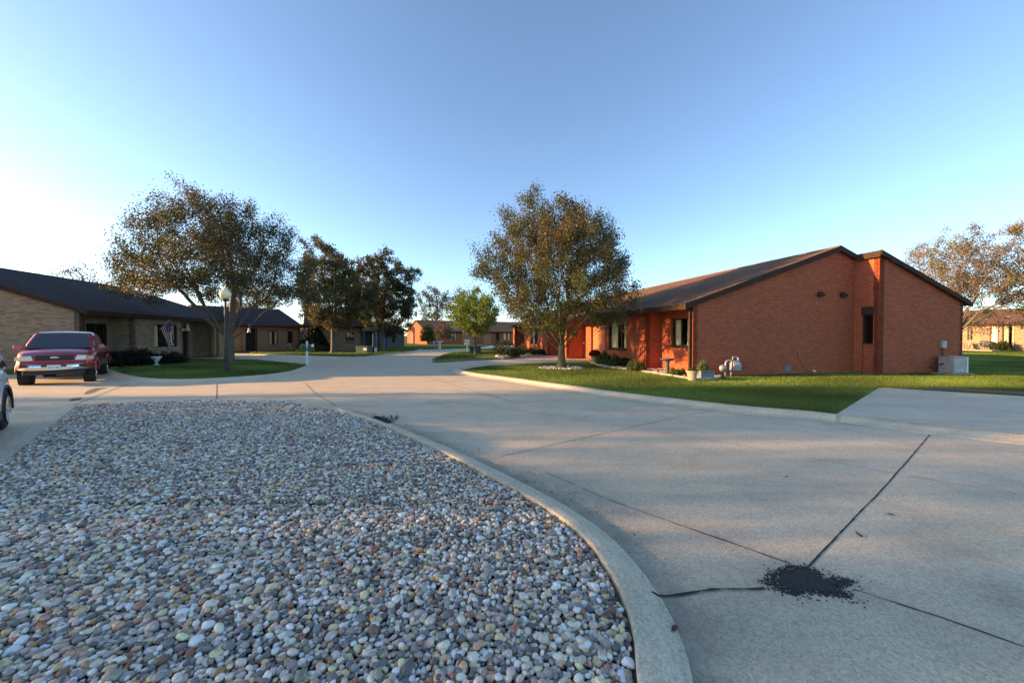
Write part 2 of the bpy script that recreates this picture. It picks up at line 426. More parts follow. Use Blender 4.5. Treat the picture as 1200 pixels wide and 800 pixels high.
crack([P(x, y, .094) for x, y in ((981, 485), (1094, 498.3), (1200, 509.6), (1400, 532))], .014, M['joint'], z=.0975)
def blot(pts_, mat, z=.005, name='oil_stain'):
    out = []
    L = [P(x, y) for x, y in pts_]
    for i in range(len(L)):
        a, b = L[i], L[(i+1) % len(L)]
        for k in range(7):
            q = a.lerp(b, k/7); out.append((q.x+rnd.uniform(-1, 1)*.02, q.y+rnd.uniform(-1, 1)*.02))
    return tag(MB().poly(out, z-.002, z).build(name, mat), kind='structure')
blot(((98, 461), (104, 457), (112, 454.6), (126, 454), (118, 456), (110, 459.6), (101, 462)), M['stain'])
blot(((80, 468.5), (88, 466.5), (97, 466), (95, 468), (84, 470)), M['stain'])

# raised slab right and its kerb
slabp = [P(980, 485, .094), P(1030, 453.6, .1), P(1090, 457.2, .1), P(1210, 464.3, .1), P(1500, 481, .1), P(1500, 543, .094), P(1094, 498.2, .094)]
tag(MB().poly([tuple(p) for p in slabp], -.02, .094).build('driveway', M['concrete_slab']), kind='structure')
gut = [P(980.5, 485.3, .09), P(1094, 498.7, .09), P(1200, 510, .09), P(1480, 541, .09)]
kerb([g+Vector((0, 0)) for g in gut], -1, 'kerb', prof=[(0, -.02), (0, .085), (.10, .075), (.22, .03), (.34, .006), (.35, -.02)])
w0 = P(1090, 456.8, .1); w1 = P(1500, 480.5, .1); dd = (w1-w0).normalized(); nn = Vector((-dd.y, dd.x))
q = MB(); mid = (w0+w1)/2+nn*.09; q.box((mid.x, mid.y, .135), ((w1-w0).length, .15, .09), math.atan2(dd.y, dd.x))
tag(q.build('landscape_timber', plain('timber', (.10, .095, .09), .9, bump=.5), bevel=.012), 'long dark grey timber lying along the far edge of the concrete slab', 'timber')

# house frames -------------------------------------------------------
AZ = math.atan((600-503)/F)                        # both brick rows run towards one vanishing point
dv = Vector((-math.sin(AZ), math.cos(AZ))); vv = Vector((math.cos(AZ), math.sin(AZ)))
AR = Vector((6.93, 14.25)); AL = Vector((-20.7, 17.8))
def T(px, v=0, A=AR, sg=1):
    r = (px-600)/F; o = A+vv*(v*sg)
    return (o.x-r*o.y)/(r*dv.y-dv.x)
def HR(s, t): return AR+vv*s+dv*t
def HL(s, t): return AL-vv*s+dv*t
# lawns ---------------------------------------------------------------
def lawn(pts_, z=.1):
    return tag(MB().poly([tuple(p) for p in pts_], -.03, z).build('lawn', M['lawn']), kind='structure')
lawnR = [P(x, y, .1) for x, y in ((544, 433.6), (556, 430.8), (573, 428.5), (640, 425.3), (688, 424))]+[HR(1.4, 7.5), HR(6, 7.5), HR(6, 70), Vector((140, 120)), Vector((140, 14)), P(1500, 480, .1), P(1210, 464.2, .1), P(1090, 457.1, .1), P(1030, 453.5, .1), P(979, 484.5, .1)]+list(kerbR[::-1])
lawn(lawnR)
lawnR2 = list(kerbR2[:-6])+[P(611, 417.3, .1), HR(-.2, T(640)), HR(3, T(640)+1), HR(3, 31.4), P(585, 407.4, .1)]
lawn(lawnR2, .101)
lawnL = list(kerbL[::-1][::-1])+[P(330, 424.5, .1), P(300, 421.6, .1), P(250, 420.6, .1), HL(0, 8.0), HL(3, 8.0), HL(3, 3.2), HL(1, 3.2)]
lawn(lawnL)
lawnLg = [HL(-.9, -1.3), HL(-.9, -.15), HL(16, -.15), HL(16, -1.5)]
lawn(lawnLg)
lawnL2 = list(kerbL2)+[P(480, 406.4, .1), Vector((-17, 60)), Vector((-60, 60)), Vector((-60, 36)), P(290, 412.2, .1)]
lawn(lawnL2)
lawnF = [P(x, y, .1) for x, y in ((470, 407.2), (500, 408.5), (545, 407.5), (562, 406))]+[Vector((-3, 72)), Vector((-3, 90)), Vector((-40, 90)), Vector((-40, 62))]
lawn(lawnF, .102)
# grass blades --------------------------------------------------------
exclude = []
def blades(poly, ymax, name='grass', dens=2600, zmin=0, seed=1, h=.055, xr=(-60, 75)):
    g = np.random.default_rng(seed); P0 = np.array([tuple(p)[:2] for p in poly]); out = []
    lo = np.maximum(P0.min(0), (xr[0], zmin)); hi = np.minimum(P0.max(0), (xr[1], ymax))
    y = lo[1]
    while y < hi[1]:
        y1 = min(y*1.12+.2, hi[1]); d = dens*min(1, (9.0/max(y, 9))**2.0)
        xa = max(lo[0], -1.45*y1-1); xb = min(hi[0], 1.45*y1+1)
        if xb > xa:
            n = int((xb-xa)*(y1-y)*d); q = np.column_stack([g.uniform(xa, xb, n), g.uniform(y, y1, n)])
            q = q[inside(q, P0)]
            for e in exclude: q = q[~inside(q, np.array(e))]
            out.append(q)
        y = y1
    q = np.concatenate(out); n = len(q)
    a = g.uniform(0, 2*np.pi, n); sc = np.clip(q[:, 1]/9, 1, 4)
    w = .0035*sc**.9*g.uniform(.7, 1.4, n); hh = h*g.uniform(.5, 1.25, n)*np.clip(sc, 1, 1.3)
    lean = g.uniform(0, .8, n)*hh; b = g.uniform(0, 2*np.pi, n)
    V = np.zeros((n, 3, 3)); V[:, 0, 0] = q[:, 0]-w*np.cos(a); V[:, 0, 1] = q[:, 1]-w*np.sin(a); V[:, 1, 0] = q[:, 0]+w*np.cos(a); V[:, 1, 1] = q[:, 1]+w*np.sin(a)
    V[:, :2, 2] = .095; V[:, 2, 0] = q[:, 0]+lean*np.cos(b); V[:, 2, 1] = q[:, 1]+lean*np.sin(b); V[:, 2, 2] = .1+hh
    base = np.array([[.125, .225, .040], [.165, .245, .050], [.095, .185, .034], [.24, .26, .070], [.28, .23, .09]])
    k = g.choice(5, n, p=[.36, .28, .22, .11, .03]); patch = .92+.42*np.sin(q[:, 0]*.9+1.3*np.sin(q[:, 1]*.7))*np.sin(q[:, 1]*1.1)
    t = np.repeat(base[k]*g.uniform(.75, 1.25, (n, 1))*patch[:, None], 3, axis=0)
    o = fast(name, V.reshape(-1, 3), np.arange(n*3).reshape(n, 3), M['grassblade'], tint=t)
    return tag(o, kind='stuff', cat='grass')
bedR = [P(x, y, .1) for x, y in ((690, 423.5), (700, 428), (712, 431), (735, 433.3), (757, 436.5), (790, 441.5), (815, 445.6), (835, 445), (843, 442.5), (840, 440.2))]
bedRpoly = bedR+[HR(.3, -.05), HR(.9, 0.2), HR(.9, 7.1), HR(0, 7.25)]
T2 = P(658, 431.5, .1); ring2 = [(T2.x+1.1*math.cos(a)*1.0, T2.y+.75*math.sin(a)) for a in np.linspace(0, 6.28, 20)[:-1]]
exclude += [[tuple(p) for p in bedRpoly], ring2, [tuple(HR(s, t)) for s, t in ((0, 0), (7.9, 0), (7.9, -.9), (12.7, -.9), (12.7, 32), (0, 32))]]
tag(blades(lawnR, 34, seed=1), 'mown green lawn in front of the red brick house gable')
tag(blades(lawnR2, 40, seed=2, h=.05), 'small tongue of lawn around the young green tree')
tag(blades(lawnL, 30, seed=3), 'lawn island around the lamp post and big tree')
tag(blades(lawnL2, 50, seed=4, h=.07), 'far lawn strip by the green utility box')
tag(blades(lawnLg, 30, seed=5), 'narrow grass strip at the foot of the tan gable wall')
# gravel bed ----------------------------------------------------------
tag(MB().poly(bedpoly, -.05, .022).build('gravel_base', plain('gravel_base', (.10, .095, .09), .95, vary=.5, vs=30)), kind='structure')
def ico(sub):
    bm = bmesh.new(); bmesh.ops.create_icosphere(bm, subdivisions=sub, radius=1); bm.verts.ensure_lookup_table()
    v = np.array([p.co[:] for p in bm.verts]); f = np.array([[q.index for q in p.verts] for p in bm.faces]); bm.free(); return v, f
STONECOL = np.array([[.46, .46, .44], [.34, .35, .36], [.25, .27, .29], [.15, .17, .19], [.085, .105, .12], [.36, .29, .21], [.44, .36, .25], [.30, .21, .175], [.22, .11, .085], [.56, .55, .52], [.66, .65, .63], [.36, .32, .33], [.15, .18, .165], [.10, .08, .075], [.30, .17, .08]])
STONEP = np.array([.11, .12, .12, .13, .12, .07, .06, .06, .035, .07, .05, .05, .04, .03, .012]); STONEP /= STONEP.sum()
def stones(name, pos, rad, z, sub, g, mat=M['stone'], bright=1.0, flat=.62):
    v0, f0 = ico(sub); n = len(pos); nv = len(v0); NP = 16; protos = []
    for k in range(NP):
        w = g.normal(size=(3, 5)); ph = g.uniform(0, 6, 5)
        dsp = 1+.17*sum(np.sin(v0 @ w[:, j]*1.7+ph[j]) for j in range(5))/1.6
        p = v0*dsp[:, None]; p = np.sign(p)*np.abs(p)**g.uniform(.75, 1.0); protos.append(p)
    protos = np.array(protos)[g.integers(0, NP, n)]
    sc = np.column_stack([g.uniform(.88, 1.25, n), g.uniform(.74, 1.08, n), g.uniform(flat*.8, flat*1.4, n)])*rad[:, None]
    p = protos*sc[:, None, :]
    tx = g.normal(0, .28, n); a = g.uniform(0, 2*np.pi, n)
    c, s = np.cos(tx)[:, None], np.sin(tx)[:, None]; y = p[:, :, 1]*c-p[:, :, 2]*s; zz = p[:, :, 1]*s+p[:, :, 2]*c
    c, s = np.cos(a)[:, None], np.sin(a)[:, None]; x = p[:, :, 0]*c-y*s; y2 = p[:, :, 0]*s+y*c
    V = np.stack([x+pos[:, 0:1], y2+pos[:, 1:2], zz+z[:, None]], 2).reshape(-1, 3)
    Fc = (f0[None]+(np.arange(n)*nv)[:, None, None]).reshape(-1, 3)
    col = STONECOL[g.choice(len(STONECOL), n, p=STONEP)]*g.uniform(.75, 1.25, (n, 1))*bright*np.array([2.25, 1.76, 1.42])
    vein = 1+.12*g.normal(size=(n, nv, 1)) if sub > 1 else 1
    t = (np.repeat(col[:, None, :], nv, 1)*vein).reshape(-1, 3)
    return V, Fc, np.clip(t, .01, .82)
def bedstones():
    g = np.random.default_rng(11); bp = np.array(bedpoly); lo = bp.min(0); hi = bp.max(0); parts = []
    line = bedpoly+[bedpoly[0]]
    for (ymin, ymax, sub, sp) in ((-.7, 1.3, 1, .06), (1.3, 3.6, 2, .036), (3.6, 5.6, 1, .036), (5.6, 9.5, 1, .039)):
        for layer, (spc, r0, r1, zz) in enumerate(((sp*.72, .010, .017, .030), (sp*.88, .012, .023, .043), (sp*1.8, .018, .032, .048))):
            nx_ = int((hi[0]-lo[0])/spc); ny_ = int((ymax-ymin)/(spc*.87))
            gx_, gy_ = np.meshgrid(np.arange(nx_), np.arange(ny_))
            q = np.column_stack([(lo[0]+(gx_+.5*(gy_ % 2))*spc).ravel(), (ymin+gy_*spc*.87).ravel()])+g.normal(0, spc*.22, (nx_*ny_, 2))
            q = q[(q[:, 1] < ymax) & (q[:, 1] >= ymin)]
            q = q[inside(q, bp)]; q = q[(polydist(q, line) > .022)]
            if layer: q = q[g.random(len(q)) < (.72 if layer == 1 else .35)]
            q = q[(np.abs(q[:, 0]) < 1.42*np.maximum(q[:, 1], .4)+1.0)]
            u = g.random(len(q)); r = r0+(r1-r0)*u**1.6
            dome = .025*np.clip(polydist(q, line)/.6, 0, 1)
            parts.append(stones('s', q, r, zz+dome+g.uniform(-.010, .012, len(q)), sub, g))
    Vs, Fs, Ts = [], [], []; b = 0
    for V, Fc, t in parts: Vs.append(V); Fs.append(Fc+b); Ts.append(t); b += len(V)
    o = fast('river_gravel', np.concatenate(Vs), np.concatenate(Fs), M['stone'], tint=np.concatenate(Ts), smooth=True)
    tag(o, 'rounded multicoloured river gravel filling the kerbed bed', 'gravel', kind='stuff')
bedstones()
def stonepatch(name, poly, spc, r0, r1, z, seed, label, bright=1.2):
    g = np.random.default_rng(seed); bp = np.array([tuple(p)[:2] for p in poly]); lo = bp.min(0); hi = bp.max(0)
    n = int((hi[0]-lo[0])*(hi[1]-lo[1])/spc**2*1.3); q = np.column_stack([g.uniform(lo[0], hi[0], n), g.uniform(lo[1], hi[1], n)]); q = q[inside(q, bp)]
    V, Fc, t = stones('s', q, g.uniform(r0, r1, len(q)), z+g.uniform(0, .03, len(q)), 1, g, bright=bright)
    return tag(fast(name, V, Fc, M['stone'], tint=t, smooth=True), label, 'gravel', kind='stuff')
tag(MB().poly([tuple(p) for p in bedRpoly], .05, .112).build('planting_bed', M['soil']), kind='structure')
stonepatch('bed_gravel', bedRpoly, .075, .03, .065, .12, 21, 'grey river stones in the bed under the front windows')
stonepatch('tree_ring_gravel', ring2, .08, .035, .07, .11, 22, 'pale stones ringed around the trunk of the round tree', 1.5)
# =============================================================== HOUSES
def wallpanel(mb, p0, p1, z0, z1, opens=(), th=.2, top=None):
    """wall from p0 to p1 (xy), outward face on the right-hand side of p0->p1; openings (u0,u1,za,zb); z1 may be callable(u)"""
    p0 = Vector(p0); p1 = Vector(p1); L = (p1-p0).length; d = (p1-p0)/L; n = Vector((d.y, -d.x))
    zt = (lambda u: z1) if not callable(z1) else z1
    us = sorted(set([0, L]+[o[0] for o in opens]+[o[1] for o in opens]+(list(top) if top else [])))
    def pt(u, z, dep=0): q = p0+d*u-n*dep; return (q.x, q.y, z)
    for a, b in zip(us[:-1], us[1:]):
        if b-a < 1e-6: continue
        m = (a+b)/2; os_ = sorted([o for o in opens if o[0] < m < o[1]], key=lambda o: o[2]); z = z0
        spans = []
        for o in os_: spans.append((z, o[2])); z = o[3]
        for za, zb in spans:
            if zb-za > 1e-6:
                mb.quad(pt(a, za), pt(b, za), pt(b, zb), pt(a, zb)); mb.quad(pt(b, za, th), pt(a, za, th), pt(a, zb, th), pt(b, zb, th))
        mb.quad(pt(a, z), pt(b, z), pt(b, zt(b)), pt(a, zt(a))); mb.quad(pt(b, z, th), pt(a, z, th), pt(a, zt(a), th), pt(b, zt(b), th))
        mb.quad(pt(a, zt(a)), pt(b, zt(b)), pt(b, zt(b), th), pt(a, zt(a), th))
    for (a, b, za, zb) in opens:
        mb.quad(pt(a, za), pt(a, za, th), pt(a, zb, th), pt(a, zb)); mb.quad(pt(b, za, th), pt(b, za), pt(b, zb), pt(b, zb, th))
        mb.quad(pt(a, za, th), pt(a, za), pt(b, za), pt(b, za, th)); mb.quad(pt(a, zb), pt(a, zb, th), pt(b, zb, th), pt(b, zb))
    for u in (0, L):
        k = 1 if u == 0 else -1
        q_ = [pt(u, z0, th), pt(u, z0), pt(u, zt(u)), pt(u, zt(u), th)]; mb.quad(*(q_ if k > 0 else q_[::-1]))
def frame_mb(sx, p0, d, u0, u1, z0, z1, w=.06, dep=.07, inset=.06, mull=()):
    """window frame bars, p0 + d*u, outward normal right of d"""
    p0 = Vector(p0); d = Vector(d).normalized(); n = Vector((d.y, -d.x)); mb = MB(sx); ang = math.atan2(d.y, d.x)
    def bar(a, b, za, zb, dd=dep):
        c = p0+d*((a+b)/2)-n*(inset+dep/2); mb.box((c.x, c.y, (za+zb)/2), (b-a, dd, zb-za), ang)
    bar(u0, u1, z0, z0+w); bar(u0, u1, z1-w, z1); bar(u0, u0+w, z0+w, z1-w); bar(u1-w, u1, z0+w, z1-w)
    for m in mull: bar(m-w/2, m+w/2, z0+w, z1-w, dep*.8)
    return mb
def window(par, sx, p0, d, u0, u1, z0, z1, mull=(), fm='trim_black', curt=True, sill=None, w=.06, label=None, cur=(.0, .38)):
    f = frame_mb(sx, p0, d, u0+.002, u1-.002, z0+.002, z1-.002, w, mull=mull).build('window', M[fm], par)
    if label: f['label'] = label
    p0 = Vector(p0); d = Vector(d).normalized(); n = Vector((d.y, -d.x)); ang = math.atan2(d.y, d.x)
    c = p0+d*((u0+u1)/2)-n*.10
    g = MB(sx).box((c.x, c.y, (z0+z1)/2), (u1-u0-2*w+.02, .008, z1-z0-2*w+.02), ang); g.build('pane', M['glass'], f)
    if curt:
        W = u1-u0
        for (a, b) in ((u0+.03+cur[0]*W, u0+.03+cur[1]*W), (u1-.03-.26*W, u1-.03)):
            m = 14; prev = None; k = MB(sx)
            for i in range(m+1):
                u = a+(b-a)*i/m; dp = .19+.025*math.sin(i*2.1)
                q = p0+d*u-n*dp
                if prev is not None:
                    k.quad((prev.x, prev.y, z0+.02), (q.x, q.y, z0+.02), (q.x, q.y, z1-.02), (prev.x, prev.y, z1-.02))
                prev = q
            k.build('curtain', M['curtain'], f, recalc=True)
    if sill:
        c = p0+d*((u0+u1)/2)+n*.015
        MB(sx).box((c.x, c.y, z0-.035), (u1-u0+.1, .09, .066), ang).build('sill', M[sill], f, bevel=.006)
    return f
def door(par, sx, p0, d, u0, u1, z0, z1, mat, trim, name='door', panels=0, groove=0, dep=.12, handle=True):
    p0 = Vector(p0); d = Vector(d).normalized(); n = Vector((d.y, -d.x)); ang = math.atan2(d.y, d.x)
    c = p0+d*((u0+u1)/2)-n*dep; mb = MB(sx); mb.box((c.x, c.y, (z0+z1)/2), (u1-u0-.004, .04, z1-z0-.004), ang)
    if groove:
        for i in range(groove):
            za = z0+(z1-z0)*i/groove; q = p0+d*((u0+u1)/2)-n*(dep-.028)
            for j in range(panels):
                cu = u0+(u1-u0)*(j+.5)/panels; q = p0+d*cu-n*(dep-.024)
                mb.box((q.x, q.y, za+(z1-z0)/groove/2), ((u1-u0)/panels*.80, .012, (z1-z0)/groove*.68), ang)
    o = mb.build(name, M[mat], par)
    fr = MB(sx); w = .09
    for a, b, za, zb in ((u0-w, u0, z0, z1+w), (u1, u1+w, z0, z1+w), (u0, u1, z1, z1+w)):
        q = p0+d*((a+b)/2)+n*.012; fr.box((q.x, q.y, (za+zb)/2), (b-a-.001, .05, zb-za), ang)
    fr.build('door_frame', M[trim], o)
    if handle:
        q = p0+d*(u0+(.1 if not groove else (u1-u0)/2))-n*(dep-.05); MB(sx).box((q.x, q.y, z0+(.95 if not groove else .25)), (.05 if not groove else .14, .05, .05), ang).build('handle', M['steel'], o)
    return o
def slab(mb, poly, zf, th):
    mb.poly(poly, lambda p: zf(p)-th, zf)
def rake(mb, pts_, t0, t1, h):
    """board under a sloping edge: pts (s,z top)"""
    for (s0, z0), (s1, z1) in zip(pts_[:-1], pts_[1:]):
        vs = [(s0, t0, z0-h), (s1, t0, z1-h), (s1, t0, z1), (s0, t0, z0), (s0, t1, z0-h), (s1, t1, z1-h), (s1, t1, z1), (s0, t1, z0)]
        mb.add(vs, [(0, 1, 2, 3), (7, 6, 5, 4), (0, 4, 5, 1), (3, 2, 6, 7), (0, 3, 7, 4), (1, 5, 6, 2)])
def row_house(A, sx, wallm, roofm, trim, trim2, doorm, label, feature):
    """brick row seen at its gable: local x = into the house (times sx), y = along the facade, z up"""
    root = thing('brick_house', label, 'house', (A.x, A.y, 0), AZ)
    zr = lambda s: 3.04+.342*s if s < 6.98 else 5.427-.386*(s-6.98)
    LEN = feature['len']; W = MB(sx); G = .06
    und = lambda s: zr(s)-.13
    def fr(t0, t1, s, opens=()):           # facade wall facing out (local -x): run from large t to small t
        wallpanel(W, (s, t1), (s, t0), G, und(s)-.002, [(t1-b, t1-a, c, d_) for a, b, c, d_ in opens], th=.2)
    # gable with main and stepped part
    wallpanel(W, (0, 0), (7.93, 0), G, lambda u: und(u)-.002, top=[6.98], th=.2)
    wallpanel(W, (7.93, -.907), (12.7, -.907), G, lambda u: und(u+7.93)-.002, th=.2)
    wallpanel(W, (7.93, -.001), (7.93, -.907), G, und(7.93)-.002, [(.30, .74, .1, 2.9)], th=.25)
    wallpanel(W, (12.7, -.907), (12.7, LEN), G, und(12.7)-.002, th=.2)
    wallpanel(W, (12.7, LEN), (0, LEN), G, lambda u: und(12.7-u)-.002, top=[12.7-6.98], th=.2)
    for (t0, t1, s, o) in feature['front']: fr(t0, t1, s, o)
    for (t, s0, s1, face) in feature['ret']:
        if face < 0: wallpanel(W, (s0, t), (s1, t), G, lambda u, s0=s0: und(s0+u)-.002, th=.19)
        else: wallpanel(W, (s1, t), (s0, t), G, lambda u, s1=s1: und(s1-u)-.002, th=.19)
    W.build('wall', wallm, root)
    # brick sill part inside the stepped wall's slot
    MB(sx).bb(8.02, 8.12, -.738, -.302, .06, 1.34).build('slot_panel', wallm, root)
    f = frame_mb(sx, (7.93, -.001), (0, -1), .30, .74, 1.36, 2.55, .05, inset=.08).build('window', M['trim_black'], root)
    MB(sx).bb(8.06, 8.07, -.70, -.34, 1.40, 2.5).build('pane', M['glass'], f)
    MB(sx).bb(7.88, 8.12, -.738, -.302, 2.56, 2.895).build('lintel', M[trim], root)
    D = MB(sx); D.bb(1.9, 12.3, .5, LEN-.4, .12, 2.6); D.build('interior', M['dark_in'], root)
    # roof
    ov = .42; Rf = MB(sx)
    slab(Rf, [(-ov, -.12), (6.98, -.12), (6.98, LEN+.15), (-ov, LEN+.15)], lambda p: zr(p[0]), .12)
    slab(Rf, [(6.98, -.12), (7.83, -.12), (7.83, -1.02), (13.0, -1.02), (13.0, LEN+.15), (6.98, LEN+.15)], lambda p: zr(p[0]), .12)
    roof = Rf.build('roof', roofm, root)
    rb = MB(sx); rake(rb, [(-ov-.01, zr(-ov)+.02), (6.98, 5.45), (7.84, zr(7.84)+.02)], -.165, -.121, .22); rake(rb, [(7.79, zr(7.8)+.02), (13.0, zr(13.0)+.02)], -1.065, -1.021, .19)
    rb.bb(7.77, 7.829, -1.02, -.166, zr(7.83)-.24, zr(7.83)+.015)
    rb.build('rake_board', M[trim], root, recalc=True)
    fb = MB(sx); fb.bb(-ov-.035, -ov-.001, -.16, LEN+.15, zr(-ov)-.21, zr(-ov)+.01); fb.build('fascia', M[trim], root)
    rc = MB(sx); rc.tube([(6.98, -.13, 5.43), (6.98, LEN+.14, 5.43)], .05, 8); rc.build('ridge_cap', roofm, roof)
    for y in feature.get('vents', (6, 12, 19)):
        vb = MB(sx); vb.lathe((8.2, y, zr(8.2)-.05), [(.06, 0), (.06, .45), (.05, .46)], 10); vb.build('vent_pipe', M['trim_brown'], roof)
    return root
def opening(t0, t1, a, b): return (t0, t1, a, b)
t757 = T(757); t709 = T(709); t664 = T(664); t658 = T(658); t642 = T(642); t614 = T(614)
wa = (T(807, .76), T(787, .76)); wb = (T(734), T(713)); wc = (T(630), T(622))
gd = (t709+.45, 12.15)
LENR = 31.3
featR = dict(len=LENR, front=[
    (0.0, .22, 0, []), (.22, t757, .76, [(wa[0], wa[1], 1.22, 2.45)]), (t757, t709, 0, [(wb[0], wb[1], .98, 2.5)]),
    (t709, t664, 1.4, [(gd[0], gd[1], .12, 2.36)]), (t664, t658, 0, []), (t658, t642, 1.0, [(t658+.9, t658+1.95, .12, 2.3)]),
    (t642, t614, 0, [(wc[0], wc[1], .85, 2.45)]), (t614, t614+4, 1.0, [(t614+.8, t614+2.6, .9, 2.4)]), (t614+4, LENR-.2, 0, [])],
    ret=[(t757, 0, .76, -1), (t709, 0, 1.4, 1), (t664, 0, 1.4, -1), (t658, 0, 1.0, 1), (t642, 0, 1.0, -1), (t614, 0, 1., 1), (t614+4, 0, 1., -1), (.22, 0, .76, 1)])
hr = row_house(AR, 1, M['brick_red'], M['shingle_brown'], 'trim_brown', 'trim_red', 'door_orange', 'long low red orange brick house with brown shingle roof and a bare gable wall', featR)
FU = (0, -1)
window(hr, 1, (.76, 0), FU, -wa[1], -wa[0], 1.22, 2.45, mull=(-wa[0]-.55,), sill='trim_brown')
window(hr, 1, (0, 0), FU, -wb[1], -wb[0], .98, 2.5, mull=(-wb[0]-.62,), sill='trim_brown', label='wide front window with pale curtains')
window(hr, 1, (0, 0), FU, -wc[1], -wc[0], .85, 2.45, mull=(-(wc[0]+wc[1])/2,), sill='door_orange')
window(hr, 1, (1., 0), FU, -(t614+2.6), -(t614+.8), .9, 2.4, mull=(-(t614+1.7),))
door(hr, 1, (1.4, 0), FU, -gd[1], -gd[0], .12, 2.36, 'door_orange', 'trim_red', 'garage_door', panels=4, groove=4)
door(hr, 1, (1.0, 0), FU, -(t658+1.95), -(t658+.9), .12, 2.3, 'door_grey', 'white', 'door')
q = MB(); q.bb(-.10, -.02, .06, .14, .12, 2.8); q.tube([(-.06, .10, 2.78), (-.3, .10, 2.86), (-.4, .10, 2.88)], .035, 8); q.build('downspout', M['trim_brown'], hr, bevel=.01)
for (s, t) in ((-.03, t709-.18), (-.03, t642+.22)):
    q = MB(); q.bb(s-.10, s+.03, t-.05, t+.05, 2.18, 2.24); q.lathe((s-.12, t, 1.95), [(.05, 0), (.075, .05), (.08, .2), (.03, .27)], 10); q.build('porch_lamp', M['white'], hr)
for s in (6.02, 7.22):   # round vents on the gable
    q = MB(); q.lathe((s, -.03, 3.42), [(.10, -.10), (.12, -.08), (.12, .0), (.06, .02)], 14, 'Y'); q.box((s+.10, -.05, 3.40), (.30, .09, .10)); q.build('wall_vent', M['trim_brown'], hr)
q = MB(); q.bb(4.30, 4.62, -.025, -.003, .22, .46)
for k in range(5): q.box((4.46, -.03, .25+k*.045), (.28, .012, .012))
q.build('foundation_vent', M['planter'], hr)
q = MB(); q.tube([(4.98, -.02, 1.05), (5.02, -.05, .9), (5.15, -.06, .62), (5.4, -.07, .35), (5.62, -.08, .13)], .012, 6); q.box((4.95, -.02, 1.09), (.07, .05, .07)); q.build('cable', plain('cable', (.30, .25, .16), .7), hr)
q = MB(); q.tube([(5.75, -.02, .24), (5.75, -.12, .22)], .035, 8); q.build('drain_outlet', M['white'], hr)
q = MB(); q.bb(11.35, 11.62, -.99, -.91, 1.18, 1.47); q.bb(11.38, 11.59, -1.0, -.991, 1.21, 1.44); q.build('meter_box', M['metal_grey'], hr, bevel=.008)
q = MB(); q.tube([(11.45, -.95, 1.18), (11.45, -.96, .55), (11.6, -1.05, .3), (11.9, -1.15, .28)], .022, 8); q.build('conduit', M['metal_dark'], hr)
q = MB(); q.bb(1.28, 1.36, t664-.16, t664-.01, 1.1, 1.2); q.build('outlet_box', M['white'], hr)

# left tan brick row, the mirror of the red one
TL = lambda px, v=0: T(px, v, AL, -1)
l156 = TL(156); l214 = TL(214.5); 
lw = (TL(127, 1.0), TL(101, 1.0)); lw = (min(lw), max(lw)); lwb = (TL(181), TL(208))
featL = dict(len=14.0, vents=(5,), front=[
    (0, .22, 0, []), (.22, l156, 1.0, [(lw[0], min(lw[1], l156-.25), .3, 2.35)]), (l156, l214, 0, [(lwb[0], lwb[1], .95, 2.4)]),
    (l214, l214+4.2, 1.6, [(l214+.5, l214+3.5, .12, 2.4)]), (l214+4.2, 14-.2, 0, [])],
    ret=[(l156, 0, 1.0, -1), (l214, 0, 1.6, 1), (l214+4.2, 0, 1.6, -1), (.22, 0, 1.0, 1)])
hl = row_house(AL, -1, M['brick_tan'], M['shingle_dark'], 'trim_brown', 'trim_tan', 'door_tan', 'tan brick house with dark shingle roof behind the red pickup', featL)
window(hl, -1, (1.0, 0), FU, -min(lw[1], l156-.25), -lw[0], .3, 2.35, mull=(-(lw[0]+lw[1])/2,), curt=False)
window(hl, -1, (0, 0), FU, -lwb[1], -lwb[0], .95, 2.4, mull=(-(lwb[0]+lwb[1])/2,), sill='rockpale', cur=(0, .2))
door(hl, -1, (1.6, 0), FU, -(l214+3.5), -(l214+.5), .12, 2.4, 'dark_in', 'trim_tan', 'garage_door', panels=4, groove=4)  # near-black door leaf stands for the shaded garage opening, dark by colour
q = MB(-1); q.bb(-.10, -.02, .06, .16, .12, 2.78); q.build('downspout', M['trim_brown'], hl)
q = MB(-1); q.bb(-.12, 0.02, l214-.35, l214-.05, 2.0, 2.2); q.build('porch_lamp', M['metal_grey'], hl)
q = MB(-1); q.bb(.05, .25, l214+3.9, l214+4.15, .12, 2.5); q.build('timber_post', M['trim_tan'], hl)

